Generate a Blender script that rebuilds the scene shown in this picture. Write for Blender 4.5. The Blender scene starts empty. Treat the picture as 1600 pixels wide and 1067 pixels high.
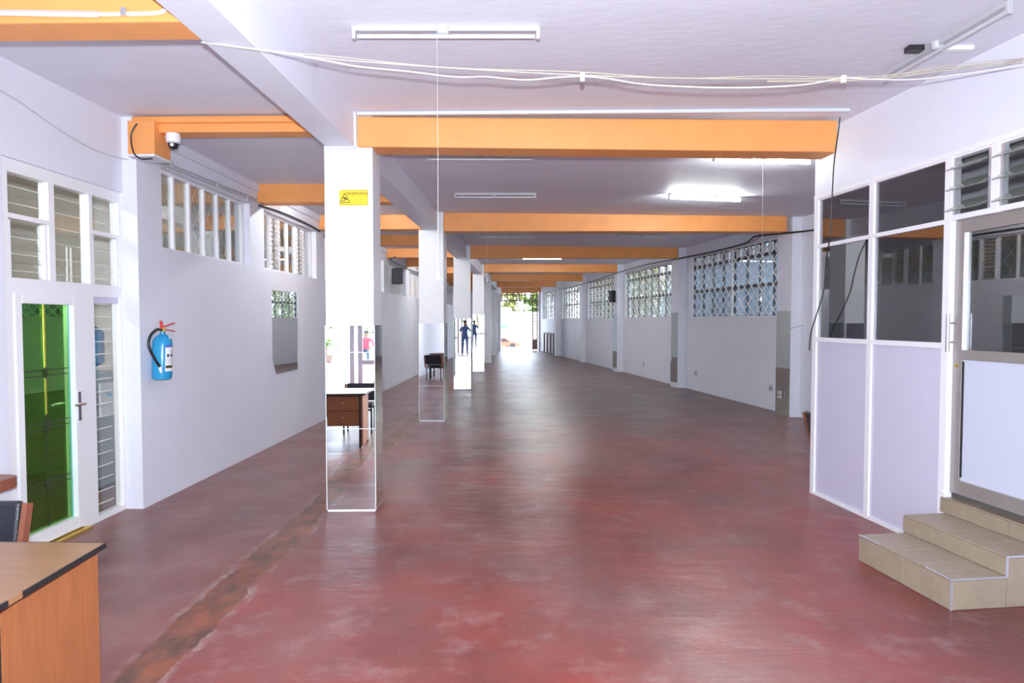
import bpy, bmesh, math, random
from mathutils import Vector, Matrix
random.seed(7)
R = math.radians
SC = bpy.context.scene
COL = SC.collection

# ------------------------------------------------------------------ camera, world, sun, exposure
cd = bpy.data.cameras.new('camera'); cam = bpy.data.objects.new('camera', cd); COL.objects.link(cam)
cam.location = (0, 0, 1.75); cam.rotation_euler = (R(90 - 2.2), 0, R(1.342))
cd.sensor_width = 36; cd.lens = 24.0075; cd.shift_y = 0.005; cd.clip_start = 0.05; cd.clip_end = 500
SC.camera = cam
w = bpy.data.worlds.new('world'); SC.world = w; w.use_nodes = True
bg = w.node_tree.nodes['Background']; bg.inputs[0].default_value = (0.72, 0.85, 1.0, 1); bg.inputs[1].default_value = 3.6
sl = bpy.data.lights.new('sun', 'SUN'); sun = bpy.data.objects.new('sun', sl); COL.objects.link(sun)
sl.energy = 3.0; sl.angle = R(0.6); sl.color = (1.0, 0.95, 0.88); sun.rotation_euler = (R(38), 0, R(-28))
fl = bpy.data.lights.new('camera_flash', 'SPOT'); flash = bpy.data.objects.new('camera_flash', fl); COL.objects.link(flash)
fl.energy = 720; fl.spot_size = R(150); fl.spot_blend = 1.0; fl.shadow_soft_size = 0.04; fl.color = (0.84, 0.91, 1.0)
flash.location = (0.0, 0.0, 1.93); flash.rotation_euler = (R(91), 0, R(2))
vs = SC.view_settings; vs.view_transform = 'Standard'; vs.look = 'None'; vs.gamma = 1; vs.exposure = 1.26; vs.use_curve_mapping = False

# ------------------------------------------------------------------ materials
def mat(name, col, rough=.6, metal=0., var=0., vscale=6., bump=0., bscale=40., col2=None, spec=.5, stretch=(1, 1, 1), coords='pos', emit=None, es=0):
    m = bpy.data.materials.new(name); m.use_nodes = True
    nt = m.node_tree; b = nt.nodes['Principled BSDF']
    b.inputs['Base Color'].default_value = (*col, 1); b.inputs['Roughness'].default_value = rough
    b.inputs['Metallic'].default_value = metal; b.inputs['Specular IOR Level'].default_value = spec
    if emit: b.inputs['Emission Color'].default_value = (*emit, 1); b.inputs['Emission Strength'].default_value = es
    if var or bump or col2:
        if coords == 'pos': src = nt.nodes.new('ShaderNodeNewGeometry').outputs['Position']
        else: src = nt.nodes.new('ShaderNodeTexCoord').outputs['Object']
        mp = nt.nodes.new('ShaderNodeMapping'); mp.inputs['Scale'].default_value = stretch; nt.links.new(src, mp.inputs['Vector'])
        if var or col2:
            n = nt.nodes.new('ShaderNodeTexNoise'); n.inputs['Scale'].default_value = vscale; n.inputs['Detail'].default_value = 6; n.inputs['Roughness'].default_value = .6
            nt.links.new(mp.outputs[0], n.inputs['Vector'])
            r = nt.nodes.new('ShaderNodeValToRGB'); r.color_ramp.elements[0].position = .3; r.color_ramp.elements[1].position = .7
            c2 = col2 if col2 else tuple(c * (1 - var) for c in col)
            r.color_ramp.elements[0].color = (*c2, 1); r.color_ramp.elements[1].color = (*col, 1)
            nt.links.new(n.outputs[0], r.inputs[0]); nt.links.new(r.outputs[0], b.inputs['Base Color'])
        if bump:
            n2 = nt.nodes.new('ShaderNodeTexNoise'); n2.inputs['Scale'].default_value = bscale; n2.inputs['Detail'].default_value = 4
            nt.links.new(mp.outputs[0], n2.inputs['Vector'])
            bp = nt.nodes.new('ShaderNodeBump'); bp.inputs['Strength'].default_value = bump; bp.inputs['Distance'].default_value = .02
            nt.links.new(n2.outputs[0], bp.inputs['Height']); nt.links.new(bp.outputs[0], b.inputs['Normal'])
    return m

def glass(name, tint=(.97, .98, .98), gcol=(1, 1, 1), boost=1.25, add=0.0, rough=0.0):
    m = bpy.data.materials.new(name); m.use_nodes = True; nt = m.node_tree; nt.nodes.clear()
    o = nt.nodes.new('ShaderNodeOutputMaterial'); t = nt.nodes.new('ShaderNodeBsdfTransparent'); t.inputs[0].default_value = (*tint, 1)
    g = nt.nodes.new('ShaderNodeBsdfGlossy'); g.inputs['Roughness'].default_value = rough; g.inputs[0].default_value = (*gcol, 1)
    geo = nt.nodes.new('ShaderNodeNewGeometry')
    ior = nt.nodes.new('ShaderNodeMapRange'); ior.inputs[3].default_value = 1.5; ior.inputs[4].default_value = 1 / 1.5
    nt.links.new(geo.outputs['Backfacing'], ior.inputs[0])
    fr = nt.nodes.new('ShaderNodeFresnel'); nt.links.new(ior.outputs[0], fr.inputs['IOR'])
    ma = nt.nodes.new('ShaderNodeMath'); ma.operation = 'MULTIPLY_ADD'; ma.inputs[1].default_value = boost; ma.inputs[2].default_value = add; ma.use_clamp = True
    nt.links.new(fr.outputs[0], ma.inputs[0])
    mx = nt.nodes.new('ShaderNodeMixShader'); nt.links.new(ma.outputs[0], mx.inputs[0]); nt.links.new(t.outputs[0], mx.inputs[1]); nt.links.new(g.outputs[0], mx.inputs[2])
    nt.links.new(mx.outputs[0], o.inputs[0])
    return m

def cloudy(name, col, share, tint=(.95, .97, .97), boost=1.3):
    m = glass(name, tint, boost=boost); nt = m.node_tree
    o = [n for n in nt.nodes if n.type == 'OUTPUT_MATERIAL'][0]; src = o.inputs[0].links[0].from_socket
    d = nt.nodes.new('ShaderNodeBsdfDiffuse'); d.inputs[0].default_value = (*col, 1); t = nt.nodes.new('ShaderNodeBsdfTranslucent'); t.inputs[0].default_value = (*col, 1)
    a = nt.nodes.new('ShaderNodeMixShader'); a.inputs[0].default_value = .5; nt.links.new(d.outputs[0], a.inputs[1]); nt.links.new(t.outputs[0], a.inputs[2])
    b = nt.nodes.new('ShaderNodeMixShader'); b.inputs[0].default_value = share; nt.links.new(src, b.inputs[1]); nt.links.new(a.outputs[0], b.inputs[2]); nt.links.new(b.outputs[0], o.inputs[0])
    return m

def floor_mat():
    m = bpy.data.materials.new('red_oxide_floor'); m.use_nodes = True; nt = m.node_tree; b = nt.nodes['Principled BSDF']; L = nt.links.new
    pos = nt.nodes.new('ShaderNodeNewGeometry').outputs['Position']
    def noise(scale, detail, stretch=(1, 1, 1), rough=.6):
        mp = nt.nodes.new('ShaderNodeMapping'); mp.inputs['Scale'].default_value = stretch; L(pos, mp.inputs['Vector'])
        n = nt.nodes.new('ShaderNodeTexNoise'); n.inputs['Scale'].default_value = scale; n.inputs['Detail'].default_value = detail; n.inputs['Roughness'].default_value = rough
        L(mp.outputs[0], n.inputs['Vector']); return n.outputs[0]
    def ramp(v, p0, c0, p1, c1):
        r = nt.nodes.new('ShaderNodeValToRGB'); e = r.color_ramp.elements; e[0].position = p0; e[0].color = (*c0, 1); e[1].position = p1; e[1].color = (*c1, 1); L(v, r.inputs[0]); return r.outputs[0]
    def mix(f, a, c):
        x = nt.nodes.new('ShaderNodeMix'); x.data_type = 'RGBA'; L(f, x.inputs[0]); L(a, x.inputs[6]); L(c, x.inputs[7]); return x.outputs[2]
    def math2(op, a, bb, c=None):
        x = nt.nodes.new('ShaderNodeMath'); x.operation = op
        for i, v in enumerate((a, bb, c)):
            if v is None: continue
            if isinstance(v, (int, float)): x.inputs[i].default_value = v
            else: L(v, x.inputs[i])
        return x.outputs[0]
    base = ramp(noise(.9, 8), .34, (.145, .046, .041), .66, (.265, .057, .046))
    grey = ramp(noise(.42, 8, (1, .8, 1), .6), .48, (0, 0, 0), .70, (1, 1, 1))
    base = mix(math2('MULTIPLY', grey, .72), base, ramp(noise(5, 6), .3, (.16, .105, .10), .7, (.25, .165, .158)))
    scuff = ramp(noise(3.4, 12, (1, 1, 1), .72), .52, (0, 0, 0), .72, (1, 1, 1))
    base = mix(math2('MULTIPLY', scuff, .5), base, ramp(noise(20, 3), .3, (.33, .20, .19), .7, (.42, .28, .27)))
    # far end of the hall: browner tone painted in for dark grazing reflections
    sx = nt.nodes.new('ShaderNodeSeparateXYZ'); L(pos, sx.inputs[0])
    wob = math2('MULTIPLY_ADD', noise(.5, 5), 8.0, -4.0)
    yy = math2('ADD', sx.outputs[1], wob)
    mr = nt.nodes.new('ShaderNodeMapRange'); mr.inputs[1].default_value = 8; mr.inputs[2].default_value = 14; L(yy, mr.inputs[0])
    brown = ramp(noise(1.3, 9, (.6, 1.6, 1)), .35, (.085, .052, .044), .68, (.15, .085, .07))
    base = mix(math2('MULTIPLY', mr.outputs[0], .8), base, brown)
    # filled service trench beside the columns
    wx = math2('ADD', sx.outputs[0], math2('MULTIPLY_ADD', noise(2.6, 9, (1, 1, 1), .68), .20, -.10))
    mr2 = nt.nodes.new('ShaderNodeMapRange'); mr2.inputs[1].default_value = 0; mr2.inputs[2].default_value = 9; mr2.inputs[3].default_value = -.08; mr2.inputs[4].default_value = 0.06; L(sx.outputs[1], mr2.inputs[0])
    d = math2('ABSOLUTE', math2('ADD', math2('ADD', wx, 2.0 - .06), mr2.outputs[0]), 0)
    tr = math2('LESS_THAN', d, .115)
    edge = math2('MULTIPLY', math2('LESS_THAN', d, .165), math2('GREATER_THAN', d, .115))
    tcol = ramp(noise(7, 8, (1, .5, 1)), .4, (.09, .045, .028), .62, (.27, .085, .04))
    base = mix(math2('MULTIPLY', tr, .85), base, tcol)
    emask = ramp(noise(6, 10, (1, .6, 1), .7), .48, (0, 0, 0), .62, (1, 1, 1))
    base = mix(math2('MULTIPLY', math2('MULTIPLY', edge, .8), emask), base, ramp(noise(24, 5), .35, (.26, .14, .12), .65, (.46, .36, .33)))
    side = nt.nodes.new('ShaderNodeMapRange'); side.inputs[1].default_value = -1.6; side.inputs[2].default_value = -2.3; side.inputs[3].default_value = 0; side.inputs[4].default_value = .55; L(wx, side.inputs[0])
    base = mix(math2('MULTIPLY', side.outputs[0], math2('SUBTRACT', 1.0, tr)), base, ramp(noise(1.7, 9), .35, (.19, .105, .094), .65, (.30, .17, .15)))
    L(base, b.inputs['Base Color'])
    ro = ramp(noise(1.6, 8), .3, (.295, .295, .295), .7, (.40, .40, .40)); L(ro, b.inputs['Roughness'])
    h1 = noise(2.2, 6, (.55, 1.5, 1), .55); h2 = noise(30, 4)
    h = math2('MULTIPLY_ADD', h2, .06, h1)
    bp = nt.nodes.new('ShaderNodeBump'); bp.inputs['Strength'].default_value = .42; bp.inputs['Distance'].default_value = .03; L(h, bp.inputs['Height']); L(bp.outputs[0], b.inputs['Normal'])
    b.inputs['Specular IOR Level'].default_value = .33
    return m

M = {}
M['wall'] = mat('wall_paint', (.78, .79, .88), .55, var=.05, vscale=1.2, bump=.12, bscale=25)
M['wall_grey'] = mat('shaded_paint', (.80, .785, .84), .6, var=.06, vscale=1.5, bump=.12, bscale=25)
M['column'] = mat('column_paint', (.84, .86, .91), .5, var=.03, vscale=2, bump=.08, bscale=20)
M['ceil'] = mat('ceiling_plaster', (.79, .79, .885), .6, var=.06, vscale=1.0, bump=.14, bscale=7, stretch=(1, 2.2, 1))
M['orange'] = mat('orange_paint', (.90, .37, .11), .5, var=.12, vscale=3, bump=.15, bscale=18)
M['floor'] = floor_mat()
M['white'] = mat('white_gloss', (.86, .86, .88), .3)
M['alu'] = mat('white_aluminium', (.84, .83, .87), .35)
M['taupe'] = mat('anodised_frame', (.36, .33, .31), .35, metal=.35, var=.08, vscale=5)
M['lav'] = mat('lavender_panel', (.61, .59, .72), .4, var=.02, vscale=2)
M['panelwhite'] = mat('door_panel', (.58, .61, .73), .4)
M['chrome'] = mat('chrome', (.75, .75, .78), .15, metal=1)
M['mirror'] = mat('mirror_silver', (.90, .92, .92), .0, metal=1)
M['mirror_old'] = mat('mirror_aged', (.60, .62, .58), .02, metal=1)
M['clear'] = glass('room_glass', (.93, .95, .94), boost=1.0)
M['mirroredge'] = mat('mirror_edge', (.75, .82, .80), .2)
M['dark'] = mat('dark_steel', (.05, .05, .055), .45)
M['black'] = mat('black_plastic', (.018, .018, .02), .4)
M['leather'] = mat('black_leather', (.02, .022, .03), .32, bump=.2, bscale=120)
M['wood_top'] = mat('desk_laminate', (.34, .17, .08), .28, var=.18, vscale=3, stretch=(1, 14, 14), coords='obj')
M['wood_side'] = mat('desk_veneer', (.36, .125, .048), .42, var=.22, vscale=4, stretch=(14, 14, 1), coords='obj')
M['wood_red'] = mat('red_wood', (.30, .10, .055), .35, var=.25, vscale=5, stretch=(12, 12, 1), coords='obj')
M['tile'] = mat('beige_tile', (.34, .27, .195), .4, var=.14, vscale=9, bump=.15, bscale=60)
M['grout'] = mat('grout', (.17, .14, .11), .9)
M['edgetrim'] = mat('edge_trim', (.62, .64, .70), .3, metal=.6)
M['glass'] = glass('clear_glass', (.86, .89, .88), boost=2.0)
M['office_glass'] = glass('office_glass', (.45, .47, .50), boost=2.2, add=.10)
M['frost'] = cloudy('blue_pane', (.24, .28, .32), .42, (.55, .61, .66))
M['green_glass'] = glass('green_tinted_glass', (.30, .62, .15), (.48, .84, .34), boost=1.9, add=.22)
M['glassedge'] = mat('glass_edge', (.12, .45, .36), .2)
M['brass'] = mat('brass', (.75, .55, .12), .3, metal=.8)
M['lead'] = mat('lead_strip', (.035, .05, .02), .4)
M['beige'] = mat('beige_block', (.66, .61, .52), .8, var=.12, vscale=3)
M['room'] = mat('room_paint', (.64, .60, .53), .7)
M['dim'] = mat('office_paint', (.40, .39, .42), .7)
M['blue_ext'] = mat('extinguisher_blue', (.02, .30, .58), .25)
M['red'] = mat('red_plastic', (.62, .05, .05), .35)
M['label'] = mat('white_label', (.82, .82, .86), .4)
M['yellow'] = mat('yellow_sticker', (.95, .66, .02), .4)
M['ink'] = mat('black_ink', (.04, .03, .01), .6)
M['inkfaint'] = mat('faded_ink', (.45, .30, .02), .6)
M['labelblue'] = mat('label_blue', (.10, .14, .55), .4)
M['tube_off'] = mat('tube_glass', (.56, .56, .59), .3)
M['tube_add_anteroom'] = mat('tube_added_anteroom', (1, 1, 1), .3, emit=(1.0, .97, .9), es=120)  # glow of the lamp added in the room behind the green door
M['tube_add_office'] = mat('tube_added_office', (1, 1, 1), .3, emit=(1.0, .97, .9), es=14)  # weak glow of the lamp added inside the office
M['lampwhite'] = mat('lamp_enamel', (.48, .48, .51), .4)
M['ductwhite'] = mat('duct_plastic', (.62, .64, .70), .45)
M['tube_on'] = mat('tube_lit', (1, 1, 1), .3, emit=(.93, 1.0, 1.0), es=100)
M['cream'] = mat('cream_cable', (.52, .46, .34), .6)
M['pvc'] = mat('white_cable', (.72, .69, .63), .5)
M['pvcgrey'] = mat('grey_conduit', (.52, .50, .53), .5)
M['water'] = mat('blue_bottle', (.02, .16, .36), .12)
M['disp'] = mat('dispenser_grey', (.36, .40, .43), .45)
M['socket'] = mat('socket_plate', (.55, .53, .55), .4)
M['ground'] = mat('pale_concrete', (.40, .37, .34), .85, var=.15, vscale=.8)
M['stucco'] = mat('pale_stucco', (.72, .70, .66), .8, var=.1, vscale=.6)
M['blue_bld'] = mat('pale_blue_wall', (.46, .49, .52), .7, var=.25, vscale=.7)
M['leaf1'] = mat('leaf_green', (.15, .26, .045), .6, var=.5, vscale=1.5)
M['leaf2'] = mat('leaf_olive', (.26, .27, .07), .6, var=.5, vscale=1.5)
M['bark'] = mat('bark', (.18, .12, .08), .9)
M['truck'] = mat('truck_beige', (.62, .52, .42), .5)
M['truckblue'] = mat('truck_blue', (.10, .22, .55), .4)
M['carred'] = mat('car_red', (.62, .10, .06), .25)
M['tyre'] = mat('tyre', (.03, .03, .03), .8)
M['rust'] = mat('gate_brown', (.24, .15, .12), .6)
M['grille'] = mat('grille_paint', (.85, .83, .82), .45)
M['skin'] = mat('skin', (.28, .15, .09), .5)
M['shirt_red'] = mat('red_cloth', (.70, .05, .10), .8)
M['jeans'] = mat('denim', (.06, .09, .18), .8)
M['shirt_blue'] = mat('blue_cloth', (.07, .16, .35), .8)
M['hair'] = mat('black_hair', (.01, .01, .01), .6)
M['louver'] = cloudy('louver_glass', (.55, .58, .50), .35, (.8, .84, .78), 1.6)
M['louver_cream'] = mat('cream_slat', (.62, .54, .45), .5)

# ------------------------------------------------------------------ mesh helpers
class MB:
    def __init__(s): s.v = []; s.f = []
    def box(s, x0, x1, y0, y1, z0, z1):
        i = len(s.v)
        s.v += [(x, y, z) for z in (z0, z1) for y in (y0, y1) for x in (x0, x1)]
        s.f += [tuple(i + k for k in q) for q in ((0, 2, 3, 1), (4, 5, 7, 6), (0, 1, 5, 4), (2, 6, 7, 3), (0, 4, 6, 2), (1, 3, 7, 5))]
        return s
    def hexa(s, p):                       # 4 bottom points then 4 top points, same winding (ccw seen from above)
        i = len(s.v); s.v += [tuple(q) for q in p]
        s.f += [tuple(i + k for k in q) for q in ((3, 2, 1, 0), (4, 5, 6, 7), (0, 1, 5, 4), (1, 2, 6, 5), (2, 3, 7, 6), (3, 0, 4, 7))]
        return s
    def obox(s, o, t, n, a0, a1, b0, b1, z0, z1):    # box in a plan frame: origin o, unit axes t, n
        P = lambda a, b, z: (o[0] + t[0] * a + n[0] * b, o[1] + t[1] * a + n[1] * b, z)
        pts = [P(a0, b0, z0), P(a1, b0, z0), P(a1, b1, z0), P(a0, b1, z0), P(a0, b0, z1), P(a1, b0, z1), P(a1, b1, z1), P(a0, b1, z1)]
        if t[0] * n[1] - t[1] * n[0] < 0: pts = [pts[k] for k in (3, 2, 1, 0, 7, 6, 5, 4)]
        return s.hexa(pts)
    def prism(s, poly, ext):              # polygon (3-D points) pushed along ext
        i = len(s.v); n = len(poly); e = Vector(ext)
        s.v += [tuple(p) for p in poly] + [tuple(Vector(p) + e) for p in poly]
        s.f.append(tuple(i + k for k in reversed(range(n)))); s.f.append(tuple(i + n + k for k in range(n)))
        for k in range(n): s.f.append((i + k, i + (k + 1) % n, i + n + (k + 1) % n, i + n + k))
        return s
    def tube(s, pts, r, n=6, caps=True):
        pts = [Vector(p) for p in pts]; rs = r if isinstance(r, (list, tuple)) else [r] * len(pts)
        i0 = len(s.v); up = None
        for k, p in enumerate(pts):
            d = (pts[min(k + 1, len(pts) - 1)] - pts[max(k - 1, 0)])
            if d.length < 1e-9: d = Vector((0, 0, 1))
            d.normalize()
            a = d.cross(Vector((0, 0, 1)) if abs(d.z) < .9 else Vector((1, 0, 0))); a.normalize()
            if up is not None and a.dot(up) < 0: a = -a
            up = a; b = d.cross(a)
            for j in range(n):
                t = 2 * math.pi * j / n; s.v.append(tuple(p + (a * math.cos(t) + b * math.sin(t)) * rs[k]))
        for k in range(len(pts) - 1):
            for j in range(n):
                a, b = i0 + k * n + j, i0 + k * n + (j + 1) % n
                s.f.append((a, b, b + n, a + n))
        if caps:
            s.f.append(tuple(i0 + j for j in reversed(range(n)))); e = i0 + (len(pts) - 1) * n; s.f.append(tuple(e + j for j in range(n)))
        return s
    def lathe(s, c, prof, n=20):          # profile of (radius, z) about a vertical axis at c
        i0 = len(s.v)
        for r, z in prof:
            for j in range(n):
                t = 2 * math.pi * j / n; s.v.append((c[0] + r * math.cos(t), c[1] + r * math.sin(t), c[2] + z))
        for k in range(len(prof) - 1):
            for j in range(n):
                a, b = i0 + k * n + j, i0 + k * n + (j + 1) % n; s.f.append((a, b, b + n, a + n))
        s.f.append(tuple(i0 + j for j in reversed(range(n)))); e = i0 + (len(prof) - 1) * n; s.f.append(tuple(e + j for j in range(n)))
        return s
    def bar(s, p, q, w, h, up=(0, 0, 1)):  # rectangular bar between two points
        p = Vector(p); q = Vector(q); d = (q - p).normalized(); u = Vector(up)
        if abs(d.dot(u)) > .98: u = Vector((1, 0, 0))
        a = d.cross(u).normalized() * w / 2; b = a.cross(d).normalized() * h / 2
        i = len(s.v)
        s.v += [tuple(x) for x in (p - a - b, p + a - b, p + a + b, p - a + b, q - a - b, q + a - b, q + a + b, q - a + b)]
        s.f += [tuple(i + k for k in t) for t in ((0, 3, 2, 1), (4, 5, 6, 7), (0, 1, 5, 4), (1, 2, 6, 5), (2, 3, 7, 6), (3, 0, 4, 7))]
        return s
    def build(s, name, m, parent=None, smooth=False, bevel=0, kind=None, label=None):
        off = WORLD.get(parent.name, Vector((0, 0, 0))) if parent else Vector((0, 0, 0))
        me = bpy.data.meshes.new(name); me.from_pydata([(Vector(v) - off) for v in s.v], [], s.f); me.validate()
        bm = bmesh.new(); bm.from_mesh(me); bmesh.ops.recalc_face_normals(bm, faces=bm.faces); bm.to_mesh(me); bm.free()
        me.materials.append(m if not isinstance(m, str) else M[m])
        if smooth:
            for p in me.polygons: p.use_smooth = True
        o = bpy.data.objects.new(name, me); COL.objects.link(o)
        if parent: o.parent = parent; WORLD[o.name] = off
        else: WORLD[o.name] = Vector((0, 0, 0))
        if smooth:
            md = o.modifiers.new('split', 'EDGE_SPLIT'); md.split_angle = R(40)
        if bevel:
            md = o.modifiers.new('bevel', 'BEVEL'); md.width = bevel; md.segments = 2; md.limit_method = 'ANGLE'
        if kind: o['kind'] = kind
        if label: o['label'] = label
        return o
WORLD = {}
def tag(o, label=None, cat=None, group=None, kind=None):
    if label: o['label'] = label
    if cat: o['category'] = cat
    if group: o['group'] = group
    if kind: o['kind'] = kind
    return o
def empty(name, loc, label=None, cat=None, group=None, kind=None):
    o = bpy.data.objects.new(name, None); COL.objects.link(o); o.location = loc; o.empty_display_size = .1
    WORLD[o.name] = Vector(loc); return tag(o, label, cat, group, kind)
def kids(o): return [c for c in COL.objects if c.parent == o]
def copy_tree(o, loc, rz=0, label=None):
    c = o.copy(); COL.objects.link(c); c.location = loc; c.rotation_euler = (0, 0, rz)
    if label: c['label'] = label
    for ch in kids(o):
        d = ch.copy(); COL.objects.link(d); d.parent = c
        for g in kids(ch):
            e = g.copy(); COL.objects.link(e); e.parent = d
    return c
def B(x0, x1, y0, y1, z0, z1): return MB().box(x0, x1, y0, y1, z0, z1)
def smoothpath(pts, n=4):
    P = [Vector(p) for p in pts]; out = []
    for i in range(len(P) - 1):
        a, b, c, d = P[max(i - 1, 0)], P[i], P[i + 1], P[min(i + 2, len(P) - 1)]
        for k in range(n):
            t = k / n; out.append(.5 * ((2 * b) + (c - a) * t + (2 * a - 5 * b + 4 * c - d) * t * t + (3 * b - a - 3 * c + d) * t ** 3))
    out.append(P[-1]); return out

# ------------------------------------------------------------------ setting: floor, ceiling, ground
YB, YE = -3.2, 39.9                        # street facade behind the camera, far end
RT = Vector((-.1522, .9883)); RN = Vector((.9883, .1522)); RO = (4.909, 12.4)     # right wall: along, outward, origin
def RX(y): return RO[0] - .154 * (y - RO[1])
tag(B(-6.2, 7.6, YB - .6, YE + .3, -.12, 0).build('floor', 'floor'), 'polished red oxide cement floor of the long hall', None, None, 'structure')
cl = MB()
def ceil_slab(x0, x1, y0, y1, za, zb, t=.25, x2=None):
    x2 = x1 if x2 is None else x2
    cl.hexa([(x0, y0, za), (x1, y0, za), (x2, y1, zb), (x0, y1, zb), (x0, y0, za + t), (x1, y0, za + t), (x2, y1, zb + t), (x0, y1, zb + t)])
ceil_slab(-6.2, -1.6, YB - .5, 6.2, 3.6, 3.6)
ceil_slab(-3.9, -1.6, 6.215, YE + .3, 3.535, 3.60)
ceil_slab(-1.6, 7.9, YB - .5, 12.2, 3.6, 3.60, x2=5.3)
ceil_slab(-1.6, 5.3, 12.2, YE + .3, 3.60, 3.70, x2=1.0)
tag(cl.build('ceiling', 'ceil'), 'lavender grey plaster ceiling between the orange beams', None, None, 'structure')
# ground outside: level beside the hall, falling away beyond the far door
g = MB()
ys = [(-40, 0), (YB - .6, -.01), (YE, -.01), (48, -.12), (70, -1.1), (90, -1.7), (140, -1.7)]
for (ya, za), (yb, zb) in zip(ys, ys[1:]):
    g.hexa([(-60, ya, za - .5), (60, ya, za - .5), (60, yb, zb - .5), (-60, yb, zb - .5), (-60, ya, za - .13 if ya < YE - 1 and yb < YE + 1 and ya > -39 else za), (60, ya, za - .13 if ya < YE - 1 and yb < YE + 1 and ya > -39 else za), (60, yb, zb - .13 if yb < YE + 1 and yb > -39 and ya > -39 else zb), (-60, yb, zb - .13 if yb < YE + 1 and yb > -39 and ya > -39 else zb)])
tag(g.build('ground', 'ground'), 'sunlit pale concrete yard and street outside the hall', None, None, 'structure')

# ------------------------------------------------------------------ left wall with high windows
LX = -3.57
LW = [(6.62, 8.74), (9.21, 11.49), (11.91, 14.1), (14.7, 16.9), (17.45, 19.9), (20.5, 22.7), (23.3, 25.5), (26.1, 28.3), (29.6, 32.2), (33.0, 35.0), (36.0, 38.0)]
LZ0, LZ1 = 2.45, 3.245
m = MB(); m.box(LX - .2, LX, 6.2, YE, 0, LZ0); m.box(LX - .2, LX, 6.2, YE, LZ1, 3.62)
y = 6.2
for a, b in LW: m.box(LX - .2, LX, y, a, LZ0, LZ1); y = b
m.box(LX - .2, LX, y, YE, LZ0, LZ1)
tag(m.build('wall_left', 'wall'), 'white lavender plaster wall with a row of high windows on the left', None, None, 'structure')
tag(MB().box(LX, LX + .035, 6.5, YE, 3.44, 3.54).build('trim_1', 'wall'), 'plaster ledge along the top of the left wall', None, None, 'structure')
# near, set-back part of the left wall (door room front)
NX = -3.70
m = MB()
m.box(NX - .15, NX, YB, 6.2, 2.915, 3.62)           # upper wall over the lintel
m.box(NX - .15, NX, YB, 4.76, 0, 2.915)             # plain wall left of the door
tag(m.build('wall_left_near', 'wall'), 'set back white wall around the green glass door', None, None, 'structure')

def louver_bank(parent, x, y0, y1, z0, z1, n, matn, out=.05, th=.006, tilt=.05, jamb=True):
    dz = (z1 - z0) / n
    for k in range(n):
        z = z0 + dz * (k + .5)
        MB().hexa([(x + out, y0, z - tilt), (x + out, y1, z - tilt), (x - out, y1, z + tilt), (x - out, y0, z + tilt),
                   (x + out, y0, z - tilt + th), (x + out, y1, z - tilt + th), (x - out, y1, z + tilt + th), (x - out, y0, z + tilt + th)]).build('louver_blade', matn, parent)
    if jamb:
        j = MB()
        for yy in (y0, y1):
            j.box(x - .03, x + .03, yy - .008, yy + .008, z0, z1)
            for k in range(n):
                z = z0 + dz * (k + .5); j.prism([(x + out + .01, yy - .01, z - tilt - .02), (x + out + .01, yy - .01, z - tilt + .03), (x - .02, yy - .01, z + tilt * .6 + .02), (x - .02, yy - .01, z - .01)], (0, .02, 0))
        j.build('louver_clips', 'alu', parent, kind=None)

def lattice(parent, P, u0, u1, z0, z1, du, dz, w=.016, d=.008, matn='grille'):
    """diamond grille in the plane spanned by P(u, z); each straight flat runs to the border"""
    mb = MB(); k = du / dz
    import itertools
    for sgn in (1, -1):
        n = int((u1 - u0) / du + (z1 - z0) * k / du) + 2
        for i in range(-n, n + 1):
            # line u = u0 + i*du + sgn*(z - z0)*k
            pts = []
            for z in (z0, z1):
                u = u0 + i * du + sgn * (z - z0) * k
                if u0 <= u <= u1: pts.append((u, z))
            for u in (u0, u1):
                z = z0 + sgn * (u - u0 - i * du) / k
                if z0 < z < z1: pts.append((u, z))
            if len(pts) >= 2:
                pts.sort(); a, b = pts[0], pts[-1]
                if math.dist(a, b) > .03:
                    off = .004 * sgn
                    mb.bar(P(*a, off), P(*b, off), w, d, up=P(0, 0, 1) - P(0, 0, 0))
    return mb.build('lattice_grille', matn, parent)

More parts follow.
